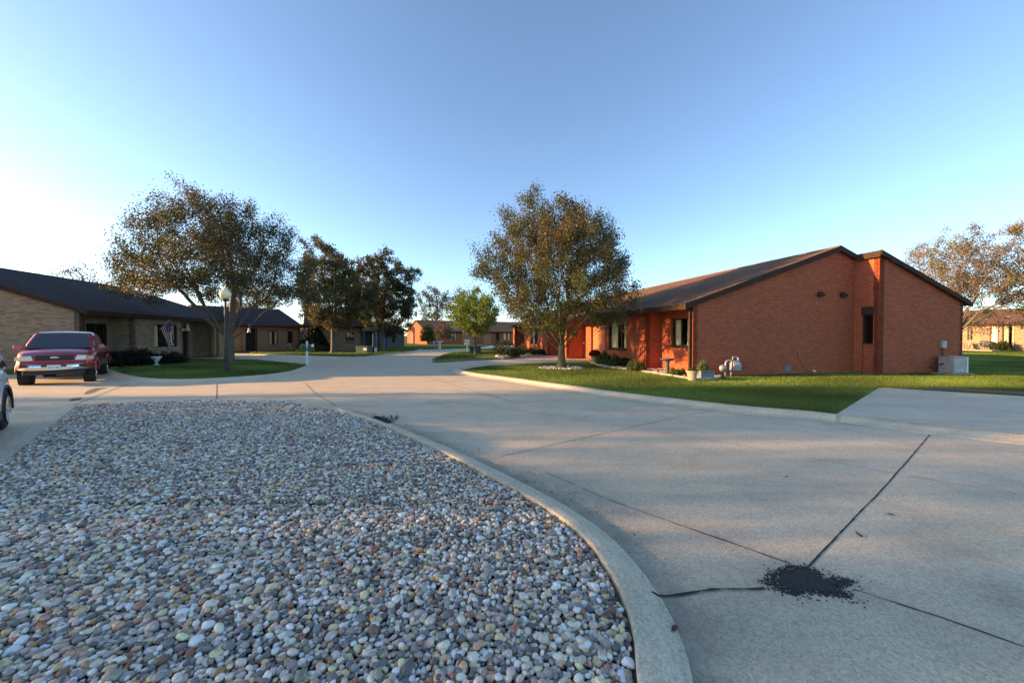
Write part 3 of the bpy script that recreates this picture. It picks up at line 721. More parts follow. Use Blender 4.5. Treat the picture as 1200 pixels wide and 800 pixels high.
# generic house: x along the facade (to the right seen from outside), y into the house
def small_house(P0, az, L, dep, wallm, roofm, trim, label, opens, eave=2.65, slope=.36, cat='house', lite=False, name='brick_house', ov=.4):
    """az: heading of the facade's left-to-right direction, degrees clockwise from the view axis"""
    root = thing(name, label, cat, (P0[0], P0[1], 0), R(90-az)); W = MB(); rz = eave+slope*dep/2
    zt = lambda y: eave+slope*min(y, dep-y)
    wallpanel(W, (0, 0), (L, 0), .05, eave, [(a, b, c, d_) for (k, a, b, c, d_, *r) in opens], th=.2)
    wallpanel(W, (L, 0), (L, dep), .05, lambda u: zt(u), top=[dep/2]); wallpanel(W, (0, dep), (0, 0), .05, lambda u: zt(dep-u), top=[dep/2]); wallpanel(W, (L, dep), (0, dep), .05, eave)
    W.build('wall', wallm, root)
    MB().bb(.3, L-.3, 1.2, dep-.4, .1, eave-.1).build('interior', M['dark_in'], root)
    rf = MB(); zf = lambda p: eave+.12+slope*min(p[1], dep-p[1])
    slab(rf, [(-.15, -ov), (L+.15, -ov), (L+.15, dep/2), (-.15, dep/2)], zf, .12); slab(rf, [(-.15, dep/2), (L+.15, dep/2), (L+.15, dep+ov), (-.15, dep+ov)], zf, .12)
    rf.build('roof', roofm, root)
    fb = MB(); fb.bb(-.19, L+.19, -ov-.04, -ov-.002, zf((0, -ov))-.2, zf((0, -ov))+.01); fb.build('fascia', M[trim], root)
    for x in (-.19, L+.151):
        rb = MB()
        for ya, yb in ((-ov, dep/2), (dep/2, dep+ov)):
            za, zb = zf((0, ya))+.01, zf((0, yb))+.01
            vs = [(x, ya, za-.2), (x, yb, zb-.2), (x, yb, zb), (x, ya, za)]; vs += [(x+.039, y, z) for _, y, z in vs]
            rb.add(vs, [(0, 1, 2, 3), (7, 6, 5, 4), (0, 4, 5, 1), (3, 2, 6, 7), (0, 3, 7, 4), (1, 5, 6, 2)])
        rb.build('rake_board', M[trim], root, recalc=True)
    for (k, a, b, c, d_, *r) in opens:
        if k == 'w': window(root, 1, (0, 0), (1, 0), a, b, c, d_, mull=((a+b)/2,), curt=(r[0] if r else True), sill=None)
        elif k == 'd': door(root, 1, (0, 0), (1, 0), a, b, c, d_, r[0], r[1], 'door')
        elif k == 'g': door(root, 1, (0, 0), (1, 0), a, b, c, d_, r[0], r[1], 'garage_door', 4, 4)
    return root
# tan brick unit behind the big tree
d2 = Vector((math.sin(R(35)), math.cos(R(35)))); P2 = P(304, 411.2, .1)
def K(px, O, d):
    r = (px-600)/F; return (r*O.y-O.x)/(d.x-r*d.y)
k0 = K(247, P2, d2); kk = lambda px: K(px, P2, d2)-k0
O2 = P2+d2*k0
small_house(O2, 35, kk(352), 11, M['brick_tan'], M['shingle_dark'], 'trim_brown', 'tan brick house end with a tan garage door, standing behind the big spreading tree', [
    ('g', kk(262), kk(283), .12, 2.35, 'door_tan', 'trim_tan'), ('d', kk(289), kk(300), .12, 2.35, 'dark_in', 'trim_black'), ('w', kk(314.5), kk(326), .75, 2.2), ('w', kk(337), kk(343), .9, 2.2, False)], eave=2.75)  # near-black door panel paints the shade inside the open doorway
# tan gable wall behind the centre-left tree
O3 = P(360, 411.5, .1)
small_house(O3, 60, 5.2, 9, M['brick_tan'], M['shingle_dark'], 'trim_brown', 'tan brick wall end seen between the dark conifer and a tree trunk', [('w', 3.6, 4.4, .9, 2.1, False)], eave=2.7)
# grey house with blue doors
O4 = P(401, 409.0, .1); d4 = Vector((math.sin(R(30)), math.cos(R(30)))); k4 = lambda px: K(px, O4, d4)
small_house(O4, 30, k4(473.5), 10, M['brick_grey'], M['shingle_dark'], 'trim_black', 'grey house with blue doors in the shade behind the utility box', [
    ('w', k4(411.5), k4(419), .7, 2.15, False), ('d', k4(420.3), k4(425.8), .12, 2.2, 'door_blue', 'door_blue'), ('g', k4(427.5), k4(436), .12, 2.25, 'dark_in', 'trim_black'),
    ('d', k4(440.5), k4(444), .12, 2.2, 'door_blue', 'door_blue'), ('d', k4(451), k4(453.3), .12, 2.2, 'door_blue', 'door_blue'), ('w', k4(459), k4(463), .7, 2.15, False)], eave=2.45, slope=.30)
# far red row across the end of the road
OF = P(500, 403.6, .1); OF = Vector((-15.3, 67.)); dF = Vector((math.sin(R(60)), math.cos(R(60)))); kF = lambda px: K(px, OF, dF)
fr_ = small_house(OF, 60, 30, 14, M['brick_red'], M['shingle_brown'], 'trim_brown', 'far red brick row closing the end of the road, its left gable in full sun', [
    ('w', kF(507), kF(514), .9, 2.2), ('w', kF(527.5), kF(535), .7, 2.2), ('g', kF(541), kF(560), .12, 2.3, 'door_orange', 'trim_red'), ('g', kF(566), kF(577), .12, 2.3, 'door_orange', 'trim_red'),
    ('d', kF(581), kF(585), .12, 2.3, 'dark_in', 'trim_red'), ('w', kF(590), kF(598), .7, 2.25)], eave=2.45, slope=.31)
q = MB(); q.bb(-.25, -.01, 8.2, 10.6, .1, 3.4); q.build('dark_recess_box', M['trim_red'], fr_)  # box proud of the gable; its dark red paints the shade of a recess
# rear tan house right
OR_ = Vector((50.4, 46.5)); dR_ = -dv
hz = math.degrees(math.atan2(dR_.x, dR_.y)); kR = lambda px: K(px, OR_, dR_)
small_house(OR_, hz, 26, 12, M['brick_tan'], M['shingle_brown'], 'trim_brown', 'sunlit tan brick house with patio doors beyond the right lawn', [
    ('w', kR(1133.5), kR(1140), 1.2, 2.6), ('d', kR(1161), kR(1169), .2, 2.7, 'curtain', 'trim_red'), ('w', kR(1174), kR(1189), .25, 2.8)], eave=3.0, slope=.28)
# ================================================================ TREES
def grow(base, trunk_pts, limbs, center, radii, natt, step, seed, kill=.5, infl=2.6, lobes=.18, lowcut=-1.0, taper=0.):
    g = np.random.default_rng(seed); nodes = []; par = []
    for i, p in enumerate(trunk_pts): nodes.append(np.array(p, float)); par.append(i-1)
    fork = len(nodes)-1
    for lb in limbs:
        pv = fork if lb[0] is None else lb[0]; p = nodes[pv].copy(); d = np.array(lb[1], float); d /= np.linalg.norm(d)
        for k in range(lb[2]):
            d = d+np.array([0, 0, lb[3]]) + g.normal(0, .05, 3); d /= np.linalg.norm(d); p = p+d*step; nodes.append(p.copy()); par.append(pv); pv = len(nodes)-1
    A = []; dirs = g.normal(size=(9, 3)); dirs /= np.linalg.norm(dirs, axis=1)[:, None]
    while len(A) < natt:
        u = g.normal(size=3); u /= np.linalg.norm(u); lob = 1+lobes*(np.max(np.maximum(dirs @ u, 0)**6)*2-1)+.06*g.normal()
        if u[2] < lowcut: continue
        r = g.random()**(1/2.4)*lob; o_ = u*r; o_[:2] *= 1-taper*o_[2]; A.append(np.array(center)+o_*np.array(radii))
    A = np.array(A); N = np.array(nodes); near = np.full(len(A), -1); dist = np.full(len(A), 1e9)
    def upd(start):
        for i in range(start, len(nodes)):
            d = np.linalg.norm(A-nodes[i], axis=1); m = d < dist; dist[m] = d[m]; near[m] = i
    upd(0); alive = np.ones(len(A), bool)
    for it in range(140):
        act = alive & (dist < infl*(3 if it < 6 else 1.3))
        if not act.any(): break
        s = len(nodes); ids = np.unique(near[act])
        for i in ids:
            m = act & (near == i); v = A[m]-nodes[i]; v = (v/np.linalg.norm(v, axis=1)[:, None]).mean(0)+np.array([0, 0, .05])
            L = np.linalg.norm(v)
            if L < 1e-3: continue
            nodes.append(nodes[i]+v/L*step+g.normal(0, step*.12, 3)); par.append(i)
        upd(s); alive &= dist > kill
        if len(nodes) > 4500: break
    return np.array(nodes), np.array(par)
def tree(name, label, cat_group, base, h, center, radii, trunk_h, nlimb, natt, nleaf, lsize, pal, seed, r0=.2, step=.32, bark='bark', tilt=.0, kill=.45, spread=.16, tip=.007, lobes=.18, limb_up=.9, limb_n=5, drop=0., tw=1.0, lowcut=-1.0, taper=0.):
    g = np.random.default_rng(seed); b = Vector((base[0], base[1], 0))
    root = thing(name, label, 'tree', (b.x, b.y, .08), 0, cat_group)
    ns = max(3, int(trunk_h/.25)); tp = [(tilt*i/ns*trunk_h, .0, trunk_h*i/ns) for i in range(ns+1)]
    limbs = []
    for k in range(nlimb):
        a = 2*math.pi*k/nlimb+g.uniform(-.3, .3); up = g.uniform(.6, 1.4)*limb_up
        limbs.append((None if k % 3 else ns-1, (math.cos(a), math.sin(a), up), limb_n, .05))
    limbs.append((None, (.1, .05, 1), limb_n+2, .1))
    N, par = grow(None, tp, limbs, center, radii, natt, step, seed, kill=kill, lobes=lobes, lowcut=lowcut, taper=taper)
    n = len(N); ch = np.zeros(n, int)
    for i in range(n):
        if par[i] >= 0: ch[par[i]] += 1
    rr = np.zeros(n); ex = 2.35
    acc = np.zeros(n)
    for i in range(n-1, -1, -1):
        if ch[i] == 0: acc[i] = tip**ex
        if par[i] >= 0: acc[par[i]] += acc[i]
    rr = acc**(1/ex); rr = rr/rr[ns]*r0*.82 if rr[ns] > 0 else rr; rr = np.where(np.arange(n) > ns, rr*(.45+.55*np.clip(rr/(r0*.45), 0, 1)), rr); rr = np.maximum(rr, tip)
    for i in range(ns+1): rr[i] = r0*(1.0-.12*i/ns)+(r0*.55*math.exp(-i*1.6) if i < 4 else 0)
    V = []; Fc = []; off = 0
    # chains
    kids = [[] for _ in range(n)]
    for i in range(1, n): kids[par[i]].append(i)
    stack = [(0, None)]
    while stack:
        s, pr = stack.pop(); chain = ([pr] if pr is not None else [])+[s]; cur = s
        while kids[cur]:
            ks = sorted(kids[cur], key=lambda i: -rr[i])
            for o_ in ks[1:]: stack.append((o_, cur))
            chain.append(ks[0]); cur = ks[0]
        if len(chain) < 2: continue
        pts_ = N[chain]; rad = rr[chain].copy()
        if pr is not None: rad[0] = min(rr[pr], rad[1]*1.25)
        m = 8 if rad.max() > .04 else (5 if rad.max() > .015 else 3)
        t = np.gradient(pts_, axis=0); t /= np.linalg.norm(t, axis=1)[:, None]+1e-9
        ref = np.array([0.3, .9, .1]); u = np.cross(t, ref); u /= np.linalg.norm(u, axis=1)[:, None]+1e-9; w = np.cross(t, u)
        an = np.arange(m)*2*np.pi/m
        ring = pts_[:, None]+(np.cos(an)[None, :, None]*u[:, None]+np.sin(an)[None, :, None]*w[:, None])*rad[:, None, None]
        V.append(ring.reshape(-1, 3)); L = len(chain)
        i0 = (np.arange(L-1)[:, None]*m+np.arange(m)[None]); i1 = (np.arange(L-1)[:, None]*m+(np.arange(m)[None]+1) % m)
        Fc.append(np.stack([i0, i1, i1+m, i0+m], 2).reshape(-1, 4)+off); off += L*m
    fast('trunk', np.concatenate(V), np.concatenate(Fc), M[bark], root, smooth=True)
    # leaves around thin wood
    cand = np.arange(n) > ns+nlimb*2; thin = np.where((rr <= np.percentile(rr[cand], 82)) & cand)[0]
    hgt = N[thin, 2]
    wgt = np.ones(len(thin)); 
    clump = np.sin(N[thin, 0]*1.7+seed)*np.sin(N[thin, 1]*1.9+1)*np.sin(N[thin, 2]*1.6+2)
    wgt *= np.clip(1+1.0*clump, .25, 2.0)
    pk = g.choice(thin, nleaf, p=wgt/wgt.sum())
    c = N[pk]+g.normal(0, spread, (nleaf, 3))-np.array([0, 0, drop])
    s = lsize*g.uniform(.6, 1.35, nleaf)
    a = g.normal(size=(nleaf, 3)); a /= np.linalg.norm(a, axis=1)[:, None]; bb = np.cross(a, g.normal(size=(nleaf, 3))); bb /= np.linalg.norm(bb, axis=1)[:, None]
    A_ = a*s[:, None]*.5; B_ = bb*s[:, None]*.36
    cc = np.cross(a, bb)*s[:, None]*.08
    Vl = np.stack([c-A_, c+B_+cc, c+A_, c-B_+cc], 1).reshape(-1, 3)
    pal = np.array(pal); k = g.integers(0, len(pal), nleaf)
    warm = .5+.5*np.sin(c[:, 0]*.9+seed)*np.cos(c[:, 2]*.8+c[:, 1]*.7)
    k2 = (np.clip(warm+g.normal(0, .28, nleaf), 0, .999)*len(pal)).astype(int)
    t = np.repeat(pal[k2]*1.3*g.uniform(.7, 1.3, (nleaf, 1)), 4, axis=0)
    fast('crown', Vl, np.arange(nleaf*4).reshape(-1, 4), M['leaf'], root, tint=t)
    return root
OLIVE = [(.060, .072, .022), (.072, .080, .026), (.084, .084, .030), (.098, .082, .034), (.105, .075, .038)]
BROWNG = [(.052, .062, .020), (.064, .068, .024), (.080, .072, .030), (.098, .074, .038)]
DARKG = [(.028, .040, .016), (.040, .050, .020), (.060, .055, .024), (.085, .055, .030)]
GREEN = [(.11, .17, .030), (.15, .21, .038), (.20, .25, .045), (.09, .14, .028)]
AUT = [(.21, .155, .11), (.18, .125, .09), (.24, .185, .12), (.13, .12, .05)]
tree('pear_tree', 'round topped tree with low forking trunk ringed by pale stones by the red house', 'pear trees', T2, 8.8, (0, 0, 5.1), (3.75, 3.7, 3.55), 1.1, 7, 1600, 112000, .076, OLIVE, 5, r0=.19, taper=.06, bark='bark_moss', limb_n=6, limb_up=.9, kill=.40, lobes=.2, spread=.17, step=.28)
T1 = P(269, 425.5, .1)
tree('pear_tree', 'largest spreading tree behind the lamp post on the left lawn', 'pear trees', T1, 10.8, (-.5, 0, 5.1), (4.9, 4.4, 5.5), 1.6, 8, 1700, 98000, .084, BROWNG, 9, lowcut=-.33, taper=.5, r0=.25, step=.32, lobes=.22, limb_n=6, kill=.42, spread=.2)
T3 = P(391, 413.5, .1)
tree('pear_tree', 'brown tinged tree left of the green utility box', 'pear trees', T3, 9.8, (-.1, 0, 5.6), (3.7, 3.2, 4.3), 2.2, 6, 850, 48000, .14, BROWNG, 13, r0=.24, step=.42, lobes=.25)
T4 = P(447, 410.3, .1)
tree('pear_tree', 'dense dark tree beyond the far lamp post, right of the brown tinged tree', 'pear trees', T4, 10.3, (0, 0, 5.8), (4.2, 3.8, 4.4), 2.1, 7, 900, 52000, .16, [(.045, .058, .020), (.055, .062, .024), (.075, .066, .028), (.10, .070, .036)], 17, r0=.26, step=.42, lobes=.22)
T6 = P(557, 415.6, .1)
tree('young_tree', 'young bright green tree with slim pale trunk on the lawn tongue', None, T6, 5.6, (0, 0, 3.5), (2.15, 2.1, 2.1), 1.6, 5, 480, 17000, .12, GREEN, 21, r0=.09, step=.24, kill=.33, tip=.006, lobes=.12)
def backtree(x, y, h, rad, pal, seed, label, nleaf=9000, ls=.2, th=3.5, name='background_tree', grp='trees beyond the roofs', lob=.35, **k):
    return tree(name, label, grp, (x, y), h, (0, 0, th+(h-th)/2), (rad, rad, (h-th)/2), th, 6, 420, nleaf, ls, pal, seed, r0=.3, step=.6, kill=.8, spread=.35, tip=.016, lobes=lob, **k)
backtree(-18.2, 90, 13.5, 5.0, DARKG, 31, 'tall open tree behind the far red roof, its limbs showing', 5200, .3, 5.0)
backtree(-12.5, 94, 12.5, 4.2, DARKG, 32, 'thin right hand tree of the pair behind the far red roof', 3600, .3, 4.0)
backtree(-51, 44, 10.6, 3.6, BROWNG, 33, 'pale brownish treetop rising over the left dark roof', 5500, .16, 3)
backtree(-24.5, 62, 9.0, 4.0, DARKG, 35, 'dark tree behind the grey house with blue doors', 6000, .2, 3)
backtree(-36, 52, 9.0, 4.0, DARKG, 36, 'dark tree closing the gap behind the tan garage unit', 6000, .2, 3)
tree('crab_apple_tree', 'thinly leaved pinkish brown tree above the sunlit tan house', None, (37.3, 31.2), 10.6, (2.6, 0, 6.3), (6.8, 5.2, 4.0), 1.8, 8, 1500, 62000, .11, AUT, 41, r0=.2, step=.4, tip=.012, spread=.2, lobes=.3)
tree('crab_apple_tree', 'low olive leaved tree spreading in front of the sunlit tan patio', None, (48.5, 29), 5.2, (-1.5, 0, 3.6), (6.0, 4.0, 1.7), 1.2, 6, 400, 8000, .14, [(.12, .12, .03), (.16, .13, .05), (.10, .09, .03)], 42, r0=.18, step=.4, tip=.010, spread=.25)
# unseen trees added left of the view to shade the drive and gravel
for i, (x, y, h, rad, n) in enumerate(((-30, 8.2, 10.5, 3.0, 26000), (-24, 1.2, 11, 3.9, 27000), (-25, -6.0, 11, 4.2, 20000), (-41, 5.0, 14, 2.8, 9000))):
    backtree(x, y, h, rad, BROWNG, 51+i, ['unseen leafy tree added for its shade, nearest the tan house', 'unseen broad tree added for its shade left of the white car', 'unseen broad tree added for its shade behind the white car', 'unseen slim tree added for its shade, far left of the white car'][i], n, .13, 2.2, 'added_shade_tree', 'unseen trees added to shade the drive', lob=.15)
# --------------------------------------------------------------- shrubs
def shrub(name, label, x, y, z, rx, ry, rz_, n, ls, pal, seed, cat='shrub', group=None, spiky=False, flowers=None, parent=None, cone=False):
    g = np.random.default_rng(seed)
    root = parent if parent else thing(name, label, cat, (x, y, z), 0, group)
    u = g.normal(size=(n, 3)); u /= np.linalg.norm(u, axis=1)[:, None]; u[:, 2] = np.abs(u[:, 2]) if not cone else u[:, 2]
    r = g.random(n)**.35*(1+.22*np.sin(u[:, 0]*5+seed)*np.sin(u[:, 1]*4+u[:, 2]*5))
    c = u*r[:, None]*np.array([rx, ry, rz_])
    if cone:
        hh = g.random(n)**.8; ang = g.uniform(0, 6.28, n); rr_ = (1-hh)**.75*(.75+.3*g.random(n)); c = np.column_stack([np.cos(ang)*rr_*rx, np.sin(ang)*rr_*ry, hh*rz_])
    c[:, 2] += .02 if cone else rz_*.12
    if parent: c += np.array([x, y, z])
    s = ls*g.uniform(.6, 1.4, n); a = g.normal(size=(n, 3)); a[:, 2] = np.abs(a[:, 2])+(1.5 if spiky else .3); a /= np.linalg.norm(a, axis=1)[:, None]
    b = np.cross(a, g.normal(size=(n, 3))); b /= np.linalg.norm(b, axis=1)[:, None]
    A_ = a*s[:, None]*(.5 if not spiky else 1.1); B_ = b*s[:, None]*(.3 if not spiky else .08)
    V = np.stack([c-A_, c+B_, c+A_, c-B_], 1).reshape(-1, 3); pal = np.array(pal)
    t = np.repeat(pal[g.integers(0, len(pal), n)]*g.uniform(.7, 1.3, (n, 1)), 4, 0)
    fast('foliage', V, np.arange(n*4).reshape(-1, 4), M['leaf'], root, tint=t)
    st = MB()
    for k in range(6):
        q_ = np.array([g.normal(0, rx*.4), g.normal(0, ry*.4), rz_*.7]); o0 = np.array([x, y, z]) if parent else np.zeros(3)
        st.tube([tuple(o0+np.array([0, 0, -.02])), tuple(o0+q_)], [.012, .006], 5)
    st.build('stem', M['bark'], root)
    if flowers:
        m = flowers[0]; u = g.normal(size=(m, 3)); u /= np.linalg.norm(u, axis=1)[:, None]; u[:, 2] = np.abs(u[:, 2]); c = u*np.array([rx, ry, rz_])*1.02
        if parent: c += np.array([x, y, z])
        V2, F2, _ = stones('f', c[:, :2], np.full(m, flowers[1]), c[:, 2]+rz_*.12, 1, g)
        fast('blossom', V2, F2, M['leaf'], root, tint=np.tile(flowers[2], (len(V2), 1)))
    return root
HG = [(.035, .060, .018), (.050, .080, .022), (.028, .048, .016)]
LG = [(.09, .15, .03), (.13, .19, .04), (.07, .12, .03)]
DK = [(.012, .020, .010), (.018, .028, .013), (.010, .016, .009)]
def G(px, py): p = P(px, py, .1); return p.x, p.y
# bed of the red house
x, y = G(708, 427.5); shrub('garden_shrub', 'bright green leafy shrub right of the red chrysanthemum pot', x, y, .1, .42, .40, .62, 1500, .10, LG, 61)
x, y = G(722, 429.8); shrub('garden_shrub', 'low olive green shrub under the middle of the wide window', x, y, .1, .48, .42, .50, 1600, .09, [(.07, .10, .025), (.10, .12, .03)], 62)
x, y = G(735, 430.5); shrub('garden_shrub', 'dark green shrub at the right end of the wide window', x, y, .1, .40, .4, .42, 1200, .09, HG, 63)
x, y = G(746, 435.2); shrub('garden_shrub', 'spiky low green shrub at the brick corner beside the stones', x, y, .1, .42, .32, .38, 900, .14, [(.08, .12, .03), (.11, .14, .04)], 64, spiky=True)
x, y = G(796, 441); shrub('garden_shrub', 'small dark leafy plant left of the pale flower pot', x, y, .1, .38, .30, .26, 900, .08, [(.05, .09, .02), (.08, .11, .03)], 65)
def pot(name, label, x, y, prof, mat, cat='flower pot'):
    r = thing(name, label, cat, (x, y, .1)); MB().lathe((0, 0, 0), prof, 20).build('pot', M[mat], r, smooth=False); return r
x, y = G(697, 425.2)
r = pot('chrysanthemum_pot', 'green pot of dark red chrysanthemums beside the garage opening', x, y, [(.15, 0), (.22, .30), (.24, .38), (.25, .42), (.22, .42), (.2, .36)], 'green_box')
bpy.data.objects[r.children[0].name].data.materials[0] = plain('pot_green', (.12, .17, .07), .5)
shrub('', '', 0, 0, .40, .34, .34, .32, 900, .06, HG, 66, parent=r, flowers=(420, .03, (.17, .012, .015)))
x, y = G(811, 446.2)
r = pot('terracotta_pot', 'pale terracotta flower pot on the stone edging', x, y, [(.12, 0), (.17, .28), (.20, .30), (.205, .36), (.17, .36), (.16, .31)], 'terracotta')
shrub('', '', 0, 0, .33, .17, .17, .12, 260, .06, LG, 67, parent=r)
x, y = G(826.5, 444.6)
r = thing('planter_box', 'blue grey planter box with spiky plants at the house corner', 'planter', (x, y, .1), R(10))
q = MB(); q.box((0, 0, .15), (.52, .26, .30), taper=1.08); q.box((0, 0, .31), (.60, .33, .03)); q.build('box', M['planter'], r, bevel=.01)
shrub('', '', -.1, 0, .32, .22, .12, .22, 200, .16, [(.16, .19, .05), (.20, .20, .07), (.30, .26, .12)], 68, parent=r, spiky=True)
# bird bath
x, y = G(782, 439.5)
r = thing('bird_bath', 'dark grey bird bath standing among the bed stones', 'bird bath', (x, y, .1))
MB().lathe((0, 0, 0), [(.17, 0), (.17, .04), (.11, .08), (.075, .14), (.085, .3), (.07, .46), (.10, .56)], 20).build('pedestal', M['basin'], r, smooth=True)
MB().lathe((0, 0, .56), [(.05, 0), (.20, .03), (.29, .09), (.30, .12), (.27, .11), (.15, .05), (.01, .04)], 24).build('bowl', M['basin'], r, smooth=True)
# edging stones
ed = thing('stone_edging', 'pale curved stone edging along the front of the flower bed', 'edging', (0, 0, 0)); el = smooth_line(bedR, 4)
for i in range(len(el)-1):
    a, b = el[i], el[i+1]; d = b-a; q = MB(); q.box(((a.x+b.x)/2, (a.y+b.y)/2, .135), (d.length*.94, .13, .10), math.atan2(d.y, d.x)+rnd.uniform(-.05, .05)); q.build('edging_block', M['rockpale'], ed, bevel=.015)
# gas meter
x, y = HR(1.35, -.38)
gm = thing('gas_meter', 'grey gas meter with regulator and pipes against the brick gable', 'gas meter', (x, y, .1), AZ)
q = MB(); q.box((.22, 0, .42), (.34, .22, .30)); q.box((.22, 0, .60), (.28, .18, .08)); q.lathe((.13, -.115, .44), [(.09, -.02), (.10, 0), (.10, .02)], 16, 'Y'); q.lathe((.31, -.115, .44), [(.08, -.02), (.09, 0), (.09, .02)], 16, 'Y'); q.build('meter_body', M['metal_grey'], gm, bevel=.02)
q = MB(); q.box((.22, -.112, .52), (.18, .02, .09)); q.build('dial', M['white'], gm)
q = MB(); q.tube([(-.22, 0, 0), (-.22, 0, .52), (-.2, 0, .6), (-.14, 0, .64), (-.05, 0, .66), (.08, 0, .66), (.10, 0, .62)], .035, 10); q.tube([(.34, 0, .62), (.36, 0, .74), (.36, .2, .76)], .03, 10); q.tube([(.10, 0, .60), (.10, 0, .78), (.34, 0, .78)], .025, 8); q.tube([(.02, 0, 0), (.05, 0, .30)], .025, 8); q.build('pipe', M['metal_grey'], gm, smooth=True)
q = MB(); q.lathe((-.34, 0, .36), [(.02, -.09), (.12, -.06), (.14, 0), (.12, .06), (.02, .09)], 18, 'Y'); q.tube([(-.34, 0, .36), (-.22, 0, .36)], .035, 8); q.build('regulator', M['metal_grey'], gm, smooth=True)
# air conditioner
x, y = HR(11.3, -1.35)
ac = thing('air_conditioner', 'pale grey air conditioning unit at the right corner of the brick gable', 'air conditioner', (x, y, .1), AZ); ac.scale = (.92, .8, .88)
MB().box((0, 0, .03), (1.25, 1.0, .06)).build('pad', M['concrete_kerb'], ac)
q = MB(); q.box((0, 0, .44), (.86, .62, .74)); q.build('casing', M['metal_grey'], ac, bevel=.025)
q = MB()
for k in range(15): q.box((-.06, -.315, .14+k*.042), (.68, .012, .018))
q.build('grille', plain('acgrille', (.42, .42, .41), .5), ac)
q = MB(); q.box((.37, -.32, .44), (.10, .012, .70)); q.build('corner_post', M['white'], ac)
q = MB(); q.box((.0, 0, .825), (.90, .66, .03)); q.lathe((0, 0, .84), [(.28, 0), (.28, .03), (.05, .04)], 20); q.build('top_cover', M['metal_grey'], ac, bevel=.006)
q = MB(); q.box((.03, -.325, .22), (.16, .006, .045)); q.box((-.12, -.325, .22), (.06, .006, .06)); q.build('badge', M['white'], ac)
q = MB(); q.tube([(-.43, .1, .5), (-.55, .2, .45), (-.62, .4, .3), (-.62, .68, .28)], .03, 8); q.build('hose', M['metal_dark'], ac)
# lamp posts
def lamp(label, x, y, h):
    r = thing('street_lamp', label, 'street lamp', (x, y, .1), 0, 'acorn street lamps'); k = h/3.75
    MB().lathe((0, 0, 0), [(.19, 0), (.19, .05), (.15, .07), (.15, .13), (.11, .17), (.085, .45), (.10, .50), (.07, .53), (.06, .9), (.072, .92), (.055, .95), (.045, 3.1*k), (.07, 3.13*k), (.05, 3.17*k)], 16).build('post', M['metal_dark'], r, smooth=False)
    z = 3.2*k
    MB().lathe((0, 0, z-.05), [(.10, 0), (.12, .03), (.12, .07), (.09, .08)], 16).build('collar', M['metal_dark'], r)
    MB().lathe((0, 0, z+.03), [(.10, 0), (.18, .07), (.225, .18), (.215, .27), (.15, .35), (.09, .40), (.085, .43), (.05, .47), (.02, .50), (.035, .53), (.02, .57), (.004, .60)], 20).build('globe', M['globe'], r, smooth=True)
    return r
t_ = NT('globe'); t_.b.inputs['Base Color'].default_value = (.92, .83, .50, 1); t_.set(Roughness=.25); t_.b.inputs['Subsurface Weight'].default_value = .3; t_.b.inputs['Transmission Weight'].default_value = .0; M['globe'] = t_.m
x, y = G(265, 435); lamp('tall lamp post with cream acorn globe in front of the big left tree', x, y, 3.75)
x, y = G(437.3, 413.2); lamp('smaller looking lamp post beside the green utility box', x, y, 3.25)
# mailboxes
def mailbox(label, x, y, rz, mat_b='green_paint'):
    r = thing('mailbox', label, 'mailbox', (x, y, .1), rz)
    q = MB(); q.box((0, 0, .42), (.10, .10, .86)); q.lathe((0, 0, 1.22), [(.05, 0), (.06, .02), (.03, .07), (.004, .09)], 10); q.box((0, 0, 1.0), (.08, .08, .46)); q.build('post', M['white'], r)
    q = MB(); q.box((0, -.065, .84), (.70, .03, .12)); q.box((0, .065, .84), (.70, .03, .12)); q.build('crossbar', M[mat_b], r)
    for sx_ in (-.2, .2):
        prof = [(-.09, 0), (.09, 0), (.09, .11), (.065, .16), (.03, .185), (-.03, .185), (-.065, .16), (-.09, .11)]
        vs = []; 
        for yy in (-.26, .26): vs += [(sx_+a, yy, .94+b) for a, b in prof]
        n = len(prof); fs = [tuple(range(n)), tuple(range(2*n-1, n-1, -1))]+[(i+n, (i+1) % n+n, (i+1) % n, i) for i in range(n)]
        MB().add(vs, fs).build('letter_box', M[mat_b], r, recalc=True)
    q = MB(); q.box((.34, -.27, 1.06), (.12, .02, .16)); q.build('number_plate', M['white'], r)
    return r
x, y = G(360, 427.6); mailbox('green double mailbox on a white post at the tip of the left lawn', x, y, R(15))
# utility boxes, far odds and ends
def ubox(label, x, y, w, d, h, rz, lab=True):
    r = thing('utility_box', label, 'utility box', (x, y, .1), rz, 'green utility boxes')
    MB().box((0, 0, h/2), (w, d, h)).build('cabinet', M['green_box'], r, bevel=.02); MB().box((0, -.02, h+.02), (w+.06, d+.06, .05)).build('lid', M['green_box'], r, bevel=.01)
    if lab: q = MB(); q.box((w*.25, -d/2-.004, h*.6), (w*.22, .006, h*.35)); q.box((w*.40, -d/2-.004, h*.6), (w*.08, .006, h*.3)); q.build('warning_sticker', M['white'], r)
x, y = G(427, 413.5); ubox('green utility box on the lawn left of the far lamp post', x, y, 1.15, .8, .62, R(-12))
x, y = G(557, 413.8); ubox('green utility box behind the young green tree', x, y, .95, .7, .62, 0, False)
x, y = G(440.5, 413.0); q = thing('marker_post', 'small white marker post right of the far lamp post', 'post', (x, y, .1)); MB().box((0, 0, .22), (.14, .12, .44)).build('post', M['white'], q, bevel=.01); MB().box((0, 0, .46), (.17, .15, .05)).build('cap', M['metal_grey'], q)
def signbox(label, x, y, k=1.0):
    r = thing('delivery_box', label, 'mailbox', (x, y, .1)); MB().box((0, 0, .35*k), (.14, .14, .7*k), taper=.8).build('post', M['white'], r); q = MB(); q.box((0, 0, .98*k), (.46, .3, .52*k)); q.build('box', M['white'], r, bevel=.02); q = MB(); q.box((0, -.155, .98*k), (.36, .01, .05)); q.build('slot', M['metal_grey'], r)
